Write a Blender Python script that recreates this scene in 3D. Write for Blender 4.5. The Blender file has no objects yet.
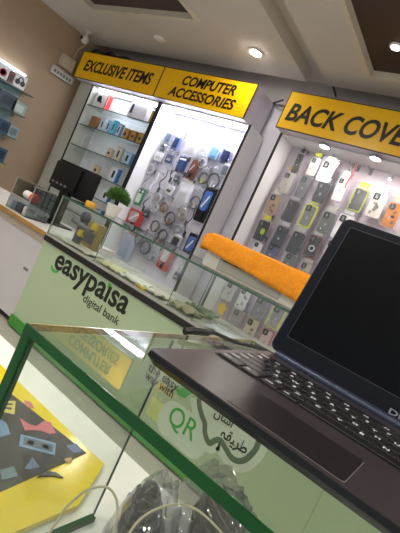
import bpy, bmesh, math, random
from mathutils import Vector, Matrix, noise

random.seed(7)
S = bpy.context.scene
COL = S.collection
PI = math.pi

# ---------------------------------------------------------------- materials
def lin(c):
    return tuple(((v / 255) / 12.92 if v / 255 <= 0.04045 else ((v / 255 + 0.055) / 1.055) ** 2.4) for v in c)

MATS = {}
def mat(name, rgb, rough=0.5, metal=0.0, spec=0.5, var=0.06, scale=8.0, bump=0.0, emit=None, estr=0.0):
    if name in MATS:
        return MATS[name]
    m = bpy.data.materials.new(name)
    m.use_nodes = True
    nt = m.node_tree
    b = nt.nodes['Principled BSDF']
    c = lin(rgb)
    b.inputs['Roughness'].default_value = rough
    b.inputs['Metallic'].default_value = metal
    b.inputs['Specular IOR Level'].default_value = spec
    tc = nt.nodes.new('ShaderNodeTexCoord')
    nz = nt.nodes.new('ShaderNodeTexNoise')
    nz.inputs['Scale'].default_value = scale
    nz.inputs['Detail'].default_value = 4
    nt.links.new(tc.outputs['Object'], nz.inputs['Vector'])
    rp = nt.nodes.new('ShaderNodeValToRGB')
    rp.color_ramp.elements[0].position = 0.3
    rp.color_ramp.elements[1].position = 0.7
    rp.color_ramp.elements[0].color = tuple(max(0, v * (1 - var)) for v in c) + (1,)
    rp.color_ramp.elements[1].color = tuple(min(1, v * (1 + var)) for v in c) + (1,)
    nt.links.new(nz.outputs['Fac'], rp.inputs['Fac'])
    nt.links.new(rp.outputs['Color'], b.inputs['Base Color'])
    if bump:
        bp = nt.nodes.new('ShaderNodeBump')
        bp.inputs['Strength'].default_value = bump
        bp.inputs['Distance'].default_value = 0.01
        nt.links.new(nz.outputs['Fac'], bp.inputs['Height'])
        nt.links.new(bp.outputs['Normal'], b.inputs['Normal'])
    if emit:
        b.inputs['Emission Color'].default_value = lin(emit) + (1,)
        b.inputs['Emission Strength'].default_value = estr
    MATS[name] = m
    return m

def clear(name, tint=(240, 250, 245), base=0.04, rough=0.0, white=0.0, wcol=(235, 238, 240), bump=0.0):
    """thin clear sheet: straight transmission plus two-sided Schlick reflection, optional milky film"""
    if name in MATS:
        return MATS[name]
    m = bpy.data.materials.new(name)
    m.use_nodes = True
    nt = m.node_tree
    for n in list(nt.nodes):
        nt.nodes.remove(n)
    N = nt.nodes.new
    out = N('ShaderNodeOutputMaterial')
    tr = N('ShaderNodeBsdfTransparent')
    tr.inputs['Color'].default_value = lin(tint) + (1,)
    gl = N('ShaderNodeBsdfGlossy')
    gl.inputs['Roughness'].default_value = rough
    lw = N('ShaderNodeLayerWeight')
    lw.inputs['Blend'].default_value = 0.5
    p5 = N('ShaderNodeMath'); p5.operation = 'POWER'; p5.inputs[1].default_value = 5.0
    mx = N('ShaderNodeMath'); mx.operation = 'MULTIPLY_ADD'
    mx.inputs[1].default_value = 1 - base; mx.inputs[2].default_value = base
    nt.links.new(lw.outputs['Facing'], p5.inputs[0])
    nt.links.new(p5.outputs[0], mx.inputs[0])
    mix = N('ShaderNodeMixShader')
    nt.links.new(mx.outputs[0], mix.inputs[0])
    body = tr.outputs[0]
    if white:
        df = N('ShaderNodeBsdfDiffuse')
        df.inputs['Color'].default_value = lin(wcol) + (1,)
        m2 = N('ShaderNodeMixShader')
        m2.inputs[0].default_value = white
        nt.links.new(tr.outputs[0], m2.inputs[1])
        nt.links.new(df.outputs[0], m2.inputs[2])
        body = m2.outputs[0]
    nt.links.new(body, mix.inputs[1])
    nt.links.new(gl.outputs[0], mix.inputs[2])
    if bump:
        tc = N('ShaderNodeTexCoord'); nz = N('ShaderNodeTexNoise'); bp = N('ShaderNodeBump')
        nz.inputs['Scale'].default_value = bump
        bp.inputs['Strength'].default_value = 0.6
        bp.inputs['Distance'].default_value = 0.01
        nt.links.new(tc.outputs['Object'], nz.inputs['Vector'])
        nt.links.new(nz.outputs['Fac'], bp.inputs['Height'])
        nt.links.new(bp.outputs['Normal'], gl.inputs['Normal'])
    nt.links.new(mix.outputs[0], out.inputs[0])
    MATS[name] = m
    return m

def lamp(name, rgb, strength):
    if name in MATS:
        return MATS[name]
    m = bpy.data.materials.new(name)
    m.use_nodes = True
    nt = m.node_tree
    nt.nodes.remove(nt.nodes['Principled BSDF'])
    e = nt.nodes.new('ShaderNodeEmission')
    e.inputs['Color'].default_value = lin(rgb) + (1,)
    e.inputs['Strength'].default_value = strength
    nt.links.new(e.outputs[0], nt.nodes['Material Output'].inputs[0])
    MATS[name] = m
    return m

_pc = {}
def col(rgb, rough=0.45, **k):
    key = (tuple(rgb), rough)
    if key not in _pc:
        _pc[key] = mat('plain_%d' % len(_pc), rgb, rough, **k)
    return _pc[key]

GLASS = clear('counter_glass', (250, 253, 251), 0.045)
EDGE = mat('glass_edge_green', (14, 72, 34), 0.2, spec=0.3, var=0.15, scale=20)
EDGEF = mat('glass_edge_far', (60, 92, 78), 0.2, var=0.15, scale=20)
EDGE_LIT = mat('glass_edge_lit', (176, 160, 118), 0.15, var=0.1)  # same green glass; light catching this edge is put into its gold colour
SLEEVE = clear('pack_sleeve', (250, 250, 252), 0.06, 0.12, 0.03, bump=30)
POLY = clear('poly_film', (240, 240, 242), 0.05, 0.16, 0.06, bump=25)
POLYW = clear('white_poly', (240, 240, 244), 0.10, 0.15, 0.55, (240, 240, 245), bump=30)
BLACK = mat('black_plastic', (18, 18, 20), 0.4)
CHROME = mat('chrome', (190, 190, 192), 0.25, 1.0)
WHITE = mat('white_laminate', (226, 224, 226), 0.45, var=0.02)

# ---------------------------------------------------------------- mesh helpers
def nb():
    return bmesh.new()

def box(bm, x0, x1, y0, y1, z0, z1):
    vs = [bm.verts.new(p) for p in ((x0, y0, z0), (x1, y0, z0), (x1, y1, z0), (x0, y1, z0),
                                    (x0, y0, z1), (x1, y0, z1), (x1, y1, z1), (x0, y1, z1))]
    for f in ((3, 2, 1, 0), (4, 5, 6, 7), (0, 1, 5, 4), (1, 2, 6, 5), (2, 3, 7, 6), (3, 0, 4, 7)):
        bm.faces.new([vs[i] for i in f])
    return vs

def rbox(bm, x0, x1, y0, y1, z0, z1, r=0.004, seg=2):
    t = bmesh.new()
    box(t, x0, x1, y0, y1, z0, z1)
    bmesh.ops.bevel(t, geom=list(t.edges), offset=r, segments=seg, profile=0.5, affect='EDGES')
    merge(bm, t)

def merge(bm, t, M=None):
    if M is not None:
        bmesh.ops.transform(t, matrix=M, verts=t.verts)
    me = bpy.data.meshes.new('tmp')
    t.to_mesh(me); t.free()
    bm.from_mesh(me)
    bpy.data.meshes.remove(me)

def prism(bm, pts, axis, a, b):
    """polygon extruded between a and b along 'x','y' or 'z'; pts are the two other coordinates in order"""
    def mk(p, d):
        return (d, p[0], p[1]) if axis == 'x' else (p[0], d, p[1]) if axis == 'y' else (p[0], p[1], d)
    v0 = [bm.verts.new(mk(p, a)) for p in pts]
    v1 = [bm.verts.new(mk(p, b)) for p in pts]
    n = len(pts)
    bm.faces.new(v0); bm.faces.new(list(reversed(v1)))
    for i in range(n):
        bm.faces.new((v0[i], v1[i], v1[(i + 1) % n], v0[(i + 1) % n]))

def rrect(cx, cy, w, h, r, n=5):
    out = []
    for sx, sy, a0 in ((1, 1, 0), (-1, 1, PI / 2), (-1, -1, PI), (1, -1, 1.5 * PI)):
        for i in range(n + 1):
            a = a0 + i * PI / 2 / n
            out.append((cx + sx * (w / 2 - r) + r * math.cos(a), cy + sy * (h / 2 - r) + r * math.sin(a)))
    return out

def ell(cx, cy, rx, ry, n=24, a0=0, a1=2 * PI):
    return [(cx + rx * math.cos(a0 + (a1 - a0) * i / n), cy + ry * math.sin(a0 + (a1 - a0) * i / n)) for i in range(n)]

def tube(bm, pts, r, seg=8, closed=False, taper=None):
    pts = [Vector(p) for p in pts]
    n = len(pts)
    rings = []
    up = Vector((0, 0, 1))
    prev = None
    for i, p in enumerate(pts):
        if closed:
            t = pts[(i + 1) % n] - pts[i - 1]
        else:
            t = pts[min(i + 1, n - 1)] - pts[max(i - 1, 0)]
        if t.length < 1e-9:
            t = Vector((1, 0, 0))
        t.normalize()
        if prev is None:
            a = t.cross(up)
            if a.length < 0.05:
                a = t.cross(Vector((1, 0, 0)))
        else:
            a = prev - t * prev.dot(t)
            if a.length < 1e-4:
                a = t.cross(up)
        a.normalize(); prev = a
        b = t.cross(a)
        rr = r if taper is None else r * taper(i / max(1, n - 1))
        rings.append([bm.verts.new(p + (a * math.cos(2 * PI * k / seg) + b * math.sin(2 * PI * k / seg)) * rr) for k in range(seg)])
    m = n if closed else n - 1
    for i in range(m):
        q, w = rings[i], rings[(i + 1) % n]
        for k in range(seg):
            bm.faces.new((q[k], q[(k + 1) % seg], w[(k + 1) % seg], w[k]))
    if not closed:
        bm.faces.new(list(reversed(rings[0]))); bm.faces.new(rings[-1])

def smooth_path(pts, k=6):
    pts = [Vector(p) for p in pts]
    out = []
    for i in range(len(pts) - 1):
        p0, p1, p2, p3 = pts[max(i - 1, 0)], pts[i], pts[i + 1], pts[min(i + 2, len(pts) - 1)]
        for j in range(k):
            t = j / k
            out.append(0.5 * ((2 * p1) + (-p0 + p2) * t + (2 * p0 - 5 * p1 + 4 * p2 - p3) * t * t + (-p0 + 3 * p1 - 3 * p2 + p3) * t ** 3))
    out.append(pts[-1])
    return out

def lathe(bm, prof, c=(0, 0, 0), seg=20, axis='z'):
    rings = []
    for r, h in prof:
        ring = []
        for k in range(seg):
            a = 2 * PI * k / seg
            x, y = r * math.cos(a), r * math.sin(a)
            p = (x, y, h) if axis == 'z' else (x, h, y) if axis == 'y' else (h, x, y)
            ring.append(bm.verts.new((p[0] + c[0], p[1] + c[1], p[2] + c[2])))
        rings.append(ring)
    for q, w in zip(rings, rings[1:]):
        for k in range(seg):
            bm.faces.new((q[k], q[(k + 1) % seg], w[(k + 1) % seg], w[k]))
    bm.faces.new(list(reversed(rings[0]))); bm.faces.new(rings[-1])

def obj(name, bm, m, parent=None, smooth=False, origin=(0, 0, 0)):
    bmesh.ops.recalc_face_normals(bm, faces=bm.faces)
    if origin != (0, 0, 0):
        bmesh.ops.translate(bm, vec=-Vector(origin), verts=bm.verts)
    me = bpy.data.meshes.new(name)
    bm.to_mesh(me); bm.free()
    me.materials.append(m)
    if smooth:
        me.polygons.foreach_set('use_smooth', [True] * len(me.polygons))
        me.set_sharp_from_angle(angle=math.radians(40))
    o = bpy.data.objects.new(name, me)
    COL.objects.link(o)
    if parent is not None:
        o.parent = parent
    return o

def tag(o, label, cat, group=None):
    o['label'] = label; o['category'] = cat
    if group:
        o['group'] = group
    return o

def thing(name, label, cat, loc=(0, 0, 0), rot=(0, 0, 0), group=None):
    o = bpy.data.objects.new(name, None)
    o.empty_display_size = 0.05
    COL.objects.link(o)
    o.location = loc; o.rotation_euler = rot
    return tag(o, label, cat, group)

def struct(name, bm, m, parent=None):
    o = obj(name, bm, m, parent)
    if parent is None:
        o['kind'] = 'structure'
    return o

def single(name, bm, m, label, cat, loc, group=None, smooth=False):
    """a thing that is one mesh; bm in world coordinates"""
    o = obj(name, bm, m, None, smooth, origin=loc)
    o.location = loc
    return tag(o, label, cat, group)

def text_bm(body, width=None, height=None, depth=0.002, shear=0.0, bold=0.0, spacing=1.0):
    """lettering in the XZ plane facing -y, lower-left of its box at the origin"""
    cu = bpy.data.curves.new('txt', 'FONT')
    cu.body = body
    cu.size = 1.0
    cu.shear = shear
    cu.offset = bold
    cu.space_character = spacing
    cu.extrude = 0.01
    cu.resolution_u = 4
    o = bpy.data.objects.new('txt', cu)
    COL.objects.link(o)
    dg = bpy.context.evaluated_depsgraph_get()
    dg.update()
    me = bpy.data.meshes.new_from_object(o.evaluated_get(dg))
    bpy.data.objects.remove(o)
    bpy.data.curves.remove(cu)
    bm = bmesh.new(); bm.from_mesh(me)
    bpy.data.meshes.remove(me)
    if not bm.verts:
        return bm
    xs = [v.co.x for v in bm.verts]; ys = [v.co.y for v in bm.verts]
    x0, y0 = min(xs), min(ys)
    sx = width / (max(xs) - x0) if width else 1
    sy = height / (max(ys) - y0) if height else sx
    if not width:
        sx = sy
    for v in bm.verts:
        x, y, z = v.co
        v.co = ((x - x0) * sx, -z / 0.02 * depth - depth / 2, (y - y0) * sy)
    return bm

def moved(bm, x=0, y=0, z=0):
    bmesh.ops.translate(bm, vec=Vector((x, y, z)), verts=bm.verts)
    return bm

# ================================================================ THE ROOM
XW, YW, XR, YF = -5.25, 3.84, 2.6, -2.4
ZC, ZS = 2.68, 2.80

b = nb(); box(b, XW - 0.1, XR + 0.1, YF - 0.1, YW + 0.1, -0.1, 0.0)
fm = mat('floor_tile', (168, 163, 152), 0.35, var=0.08, scale=3.0)
struct('floor', b, fm)
wm = mat('beige_paint', (166, 143, 118), 0.75, var=0.05, scale=1.5)
b = nb(); box(b, XW - 0.1, XW, YF - 0.1, YW + 0.1, 0, 3.0); struct('wall_left', b, wm)
b = nb(); box(b, XW, XR, YW, YW + 0.1, 0, 3.0); struct('wall_back', b, mat('back_wall_paint', (204, 200, 210), 0.7, var=0.03))
b = nb(); box(b, XR, XR + 0.1, YF - 0.1, YW + 0.1, 0, 3.0); struct('wall_right', b, mat('right_wall_paint', (214, 208, 202), 0.75))
WX0, WX1, WZ0, WZ1 = -4.9, 2.3, 0.25, 2.5          # unseen glazed shopfront behind the camera, added to let in soft frontal daylight
b = nb()
box(b, XW, WX0, YF - 0.1, YF, 0, 3.0); box(b, WX1, XR, YF - 0.1, YF, 0, 3.0)
box(b, WX0, WX1, YF - 0.1, YF, 0, WZ0); box(b, WX0, WX1, YF - 0.1, YF, WZ1, 3.0)
struct('wall_front', b, mat('front_wall_paint', (190, 184, 176), 0.75))
b = nb(); box(b, WX0, WX1, YF - 0.06, YF - 0.052, WZ0, WZ1); wn = struct('added_window_1', b, GLASS)
for i in range(5):
    x = WX0 + (WX1 - WX0) * i / 4
    b = nb(); box(b, max(WX0, x - 0.03), min(WX1, x + 0.03), YF - 0.08, YF - 0.03, WZ0, WZ1); struct('added_window_frame', b, mat('alu_frame', (120, 120, 122), 0.4, 0.6), wn)
cm = mat('ceiling_paint', (204, 198, 190), 0.75, var=0.03, scale=2.0)
b = nb(); box(b, XW, XR, YF, YW, ZS, ZS + 0.1); struct('ceiling', b, cm)

# dropped panels with a channel between them; each with a framed brown inset
PE = 3.56
def drop_panel(n, x0, x1, y0, y1, hole):
    hx0, hx1, hy0, hy1 = hole
    b = nb()
    box(b, x0, hx0, y0, y1, ZC, ZS - 0.001)
    box(b, hx1, x1, y0, y1, ZC, ZS - 0.001)
    box(b, hx0, hx1, y0, hy0, ZC, ZS - 0.001)
    box(b, hx0, hx1, hy1, y1, ZC, ZS - 0.001)
    struct('trim_%d' % n, b, cm)
    fr = nb(); w = 0.045
    box(fr, hx0, hx0 + w, hy0, hy1, ZC - 0.012, ZC + 0.06)
    box(fr, hx1 - w, hx1, hy0, hy1, ZC - 0.012, ZC + 0.06)
    box(fr, hx0 + w, hx1 - w, hy0, hy0 + w, ZC - 0.012, ZC + 0.06)
    box(fr, hx0 + w, hx1 - w, hy1 - w, hy1, ZC - 0.012, ZC + 0.06)
    struct('trim_%d' % (n + 1), fr, mat('cream_moulding', (206, 198, 180), 0.6))
    pn = nb(); box(pn, hx0 + w, hx1 - w, hy0 + w, hy1 - w, ZC + 0.045, ZC + 0.06)
    struct('trim_%d' % (n + 2), pn, mat('brown_inset', (58, 38, 32), 0.45, var=0.15, scale=5))
R1 = (-2.857, 2.803, 2.680); R1d = (-4.324, 2.633, 2.680)
R2 = (-1.448, 3.322, 2.680); BE = (-2.078, 3.512, 2.680); RP = (-1.862, 3.469, 2.680)
drop_panel(1, XW, BE[0], YF, PE, (R1d[0] - 0.06, R1[0], 0.9, R1[1]))
drop_panel(4, RP[0], XR, YF, PE, (R2[0], 1.2, 0.9, R2[1]))
# bulkhead strip along the back, above the cabinets
b = nb(); box(b, XW, XR, YW - 0.05, YW, 2.52, ZS); struct('trim_7', b, mat('bulkhead_grey', (176, 170, 168), 0.8))

# ceiling fittings -------------------------------------------------------------
def downlight(p, label, strength, r=0.05, z=None, colr=(255, 250, 240), group=None):
    t = thing('ceiling_downlight', label, 'ceiling light', (p[0], p[1], z or ZC), group=group)
    b = nb(); lathe(b, [(r * 1.35, -0.001), (r * 1.3, -0.008), (r, -0.012), (r, -0.001)], seg=24)
    obj('bezel', b, col((232, 230, 226), 0.4), t, True)
    b = nb(); lathe(b, [(r * 0.97, -0.0125), (r * 0.9, -0.016), (0.002, -0.018)], seg=24)
    obj('diffuser', b, lamp('lamp_%g_%d' % (strength, colr[2]), colr, strength), t, True)
    return t
downlight((-2.452, 3.168, 2.680), 'bright round downlight glowing in the white ceiling above the back signs', 95, 0.055)
downlight((-1.176, 2.919, 2.740), 'round white lamp in the brown ceiling inset at the right', 3, 0.036, z=2.725)
for k, (x, y) in enumerate(((-1.95, 1.35), (-0.85, -0.7), (0.75, 1.3), (-3.4, 0.5), (-2.3, -0.9), (0.4, -1.2), (1.7, 0.5), (1.6, 2.5))):  # unseen downlights added to raise the room light, two from the right
    downlight((x, y), ['unseen round downlight added over the long green counter', 'unseen round downlight added behind the near counter', 'unseen round downlight added above the laptop counter', 'unseen round downlight added by the left wall ahead of the desk', 'unseen round downlight added near the shopfront at left', 'unseen round downlight added near the shopfront at right', 'unseen round downlight added by the right wall near the laptop counter', 'unseen round downlight added by the right wall beyond the green counter'][k], 150, 0.075)
t = thing('smoke_detector', 'small round white detector on the ceiling above the first yellow sign', 'detector', (-3.673, 3.160, 2.680))
b = nb(); lathe(b, [(0.065, 0.0), (0.065, -0.018), (0.055, -0.03), (0.02, -0.038)], seg=24); obj('housing', b, col((214, 208, 198), 0.5), t, True)
b = nb(); lathe(b, [(0.018, -0.037), (0.016, -0.042), (0.004, -0.043)], seg=16); obj('sensor_cap', b, col((190, 186, 178), 0.5), t, True)

# ================================================================ DISPLAY CABINETS ALONG THE BACK WALL
YS, YC, YB = 3.40, 3.52, 3.80
LED = lamp('led_white', (240, 244, 255), 18)
def cabinet(label, x0, x1, bm_back, led, zb=0.10, ztop=2.155, left_in=None, lights=(), side_m=None, left_w=0.03, led_name=None):
    t = thing('display_cabinet', label, 'cabinet', ((x0 + x1) / 2, YC, 0))
    o = tuple(t.location)
    sm = side_m or WHITE
    b = nb(); box(b, x0 + left_w, x1 - 0.03, YB, YB + 0.02, zb, ztop); obj('back_panel', b, bm_back, t, origin=o)
    b = nb(); box(b, x0, x0 + left_w, YC, YB + 0.02, 0, ztop); obj('side_panel', b, sm, t, origin=o)
    b = nb(); box(b, x1 - 0.03, x1, YC, YB + 0.02, 0, ztop); obj('side_panel', b, sm, t, origin=o)
    b = nb(); box(b, x0 + left_w, x1 - 0.03, YC, YB, ztop - 0.012, ztop); obj('top_panel', b, sm, t, origin=o)
    b = nb(); box(b, x0 + left_w, x1 - 0.03, YC, YB + 0.02, 0, zb); obj('plinth', b, sm, t, origin=o)
    tb = mat('black_edging', (24, 20, 24), 0.4)
    b = nb(); box(b, x1 - 0.022, x1 + 0.002, YC - 0.008, YC, 0, ztop); obj('edging', b, tb, t, origin=o)
    b = nb(); box(b, x0 + left_w - 0.022, x0 + left_w + 0.002, YC - 0.008, YC, 0, ztop); obj('edging', b, tb, t, origin=o)
    if led:
        b = nb(); box(b, x0 + left_w + 0.08, x1 - 0.11, YC + 0.03, YC + 0.11, ztop - 0.03, ztop - 0.012)
        obj('light_strip', b, lamp('strip_%g' % led, (240, 244, 255), led), t, origin=o)
    for p in lights:
        b = nb(); lathe(b, [(0.055, 0), (0.055, -0.008), (0.042, -0.01), (0.042, -0.004)], (p[0], p[1], ztop - 0.012), 24); obj('lamp_ring', b, CHROME, t, True, o)
        b = nb(); lathe(b, [(0.041, -0.0085), (0.03, -0.0125), (0.002, -0.014)], (p[0], p[1], ztop - 0.012), 24); obj('lamp_lens', b, lamp('cab_lamp', (255, 250, 244), 90), t, True, o)
    return t
C1 = (-5.15, -3.66); C2 = (-3.655, -2.41); C3 = (-2.085, -0.25)
cab1 = cabinet('tall glass-shelved display cabinet under the EXCLUSIVE ITEMS sign', C1[0], C1[1], mat('grey_white_back', (222, 222, 226), 0.5), 10, left_w=0.28, side_m=mat('grey_stile', (186, 186, 178), 0.5, var=0.12, scale=3))
cab2 = cabinet('brightly lit white pegboard cabinet under the COMPUTER ACCESSORIES sign', C2[0], C2[1], mat('peg_white', (226, 222, 234), 0.5), 22)
cab3 = cabinet('white pegboard cabinet of phone cases under the BACK COVER sign', C3[0], C3[1], mat('peg_mauve', (196, 185, 194), 0.5), 0, lights=((-1.623, 3.533, 2.143), (-1.161, 3.505, 2.143), (-0.75, 3.6, 2.14)))
SHZ = (1.905, 1.645, 1.37, 1.12, 0.87, 0.60)
o1 = tuple(cab1.location)
SG = clear('shelf_glass', (242, 247, 246), 0.05)
for z in SHZ:
    b = nb(); box(b, C1[0] + 0.285, C1[1] - 0.035, YC + 0.02, YB - 0.002, z - 0.008, z); sh = obj('glass_shelf', b, SG, cab1, origin=o1)
    b = nb(); box(b, C1[0] + 0.285, C1[1] - 0.035, YC + 0.014, YC + 0.02, z - 0.009, z + 0.001); obj('front_edge', b, mat('shelf_edge', (70, 96, 96), 0.2), sh, origin=o1)
# hooks of the two pegboards are parts of their cabinets
def hook_mesh():
    b = nb()
    tube(b, [(0, 0, 0), (0, -0.10, 0), (0, -0.115, 0.012)], 0.0036, 6)
    box(b, -0.014, 0.014, -0.004, 0, -0.03, 0.03)
    return b
_hk = None
def hook(cab, x, z):
    global _hk
    if _hk is None:
        _hk = obj('hook', hook_mesh(), CHROME, cab); h = _hk
    else:
        h = _hk.copy(); COL.objects.link(h); h.parent = cab
    h.location = (x - cab.location.x, YB - 0.001 - cab.location.y, z)

# header signs -----------------------------------------------------------------
YEL = mat('sign_yellow', (244, 188, 14), 0.28, var=0.03, scale=2)
INK = mat('sign_black', (22, 18, 12), 0.35)
def sign(label, x0, x1, lines, z0=2.155, z1=2.505):
    t = thing('header_sign', label, 'sign', ((x0 + x1) / 2, YS, z0))
    o = tuple(t.location)
    b = nb(); box(b, x0 + 0.004, x1 - 0.004, YS + 0.006, YW - 0.052, z0 + 0.002, z1); obj('sign_box', b, mat('sign_side', (206, 200, 210), 0.5), t, origin=o)
    b = nb(); box(b, x0, x1, YS, YS + 0.006, z0 + 0.008, z1 - 0.008); obj('face', b, YEL, t, origin=o)
    fr = nb()
    box(fr, x0, x1, YS - 0.002, YS + 0.012, z0, z0 + 0.008); box(fr, x0, x1, YS - 0.002, YS + 0.012, z1 - 0.008, z1)
    box(fr, x0 - 0.003, x0 + 0.005, YS - 0.002, YS + 0.012, z0, z1); box(fr, x1 - 0.005, x1 + 0.003, YS - 0.002, YS + 0.012, z0, z1)
    obj('frame', fr, mat('sign_frame', (66, 48, 14), 0.4), t, origin=o)
    for body, xa, xb, z, h in lines:
        b = text_bm(body, xb - xa, h, 0.003, 0.22, 0.024)
        obj('lettering', moved(b, xa, YS - 0.0005, z), INK, t, origin=o)
    return t
sign('yellow EXCLUSIVE ITEMS sign over the shelved cabinet', -5.16, -3.69, [('EXCLUSIVE ITEMS', -5.03, -3.80, 2.262, 0.145)])
sign('yellow two-line COMPUTER ACCESSORIES sign', -3.684, -2.45, [('COMPUTER', -3.36, -2.66, 2.345, 0.108), ('ACCESSORIES', -3.49, -2.60, 2.205, 0.108)])
sign('yellow BACK COVER sign at the right', -2.08, -0.25, [('BACK COVER', -2.03, -0.88, 2.235, 0.165)])

# ================================================================ GOODS
def P(p, y=None):
    return Vector(p)

def pack(name, label, p, w=0.10, h=0.21, casecol=(30, 30, 34), card=(225, 222, 215), accent=None, kind='case', rough=0.3, group=None, cab=None, hk=True, tilt=0.0):
    """a hanging phone case in its clear pack: sleeve, header card, case with camera island and lenses"""
    p = Vector(p)
    t = thing(name, label, 'phone case', (p.x, 3.715, p.z - h / 2), (0, tilt, 0), group)
    ch = h * 0.17
    b = nb(); prism(b, rrect(0, h * 0.5, w, h, 0.008), 'y', -0.012, 0.012); obj('sleeve', b, SLEEVE, t)
    b = nb(); prism(b, rrect(0, h - ch / 2 + 0.012, w * 0.55, ch, 0.008), 'y', -0.0005, 0.001); obj('header_card', b, col(card, 0.5), t)
    cw, cc = w * 0.80, h * 0.80
    b = nb(); prism(b, rrect(0, h * 0.42, cw, cc, cw * 0.16), 'y', -0.008, 0.003); cs = obj('case', b, col(casecol, rough), t, True)
    if accent:
        f = nb()
        o_ = rrect(0, h * 0.42, cw * 1.02, cc * 1.01, cw * 0.16); i_ = rrect(0, h * 0.42, cw * 0.80, cc * 0.88, cw * 0.12)
        vo = [f.verts.new((x, -0.0095, z)) for x, z in o_]; vi = [f.verts.new((x, -0.0095, z)) for x, z in i_]
        n = len(vo)
        for i in range(n):
            f.faces.new((vo[i], vo[(i + 1) % n], vi[(i + 1) % n], vi[i]))
        r = bmesh.ops.extrude_face_region(f, geom=list(f.faces))
        bmesh.ops.translate(f, vec=(0, 0.012, 0), verts=[v for v in r['geom'] if isinstance(v, bmesh.types.BMVert)])
        obj('bumper', f, col(accent, 0.4), cs)
    b = nb(); prism(b, rrect(-cw * 0.2, h * 0.42 + cc * 0.33, cw * 0.42, cw * 0.48, cw * 0.1), 'y', -0.0115, -0.0075); obj('camera_opening', b, col((12, 12, 14), 0.25), cs, True)
    if not kind:
        b = nb(); prism(b, ell(0, h * 0.36, cw * 0.1, cw * 0.12, 12), 'y', -0.0088, -0.0078); obj('emblem', b, col((150, 150, 152), 0.3), cs)
    for q_ in (0.36, 0.29):
        b = nb(); lathe(b, [(cw * 0.075, -0.0115), (cw * 0.075, -0.0125), (cw * 0.02, -0.0128)], (-cw * 0.2, 0, h * 0.42 + cc * q_), 10, 'y'); obj('lens', b, col((120, 122, 128), 0.2), cs)
    if kind == 'ring':
        b = nb(); lathe(b, [(cw * 0.24, -0.009), (cw * 0.24, -0.013), (cw * 0.15, -0.013), (cw * 0.15, -0.009)], (0, 0, h * 0.36), 20, 'y'); obj('ring_holder', b, CHROME, cs, True)
    elif kind == 'print':
        b = nb()
        for q in range(5):
            prism(b, ell(random.uniform(-.25, .25) * cw, h * 0.42 + random.uniform(-.35, .15) * cc, cw * random.uniform(.08, .18), cw * random.uniform(.08, .16), 10), 'y', -0.009, -0.0075)
        obj('printed_pattern', b, col(tuple(min(255, int(v * 0.55 + 20)) for v in casecol), 0.5), cs)
    elif kind == 'dot':
        b = nb(); prism(b, ell(cw * 0.12, h * 0.40, cw * 0.2, cw * 0.26, 16), 'y', -0.0095, -0.0075); obj('lime_badge', b, col((180, 205, 40), 0.4), cs)
    if cab is not None and hk:
        hook(cab, p.x, p.z + h / 2 + 0.0175)
    return t

G3 = 'packed phone cases on the back cover pegboard'
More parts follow.
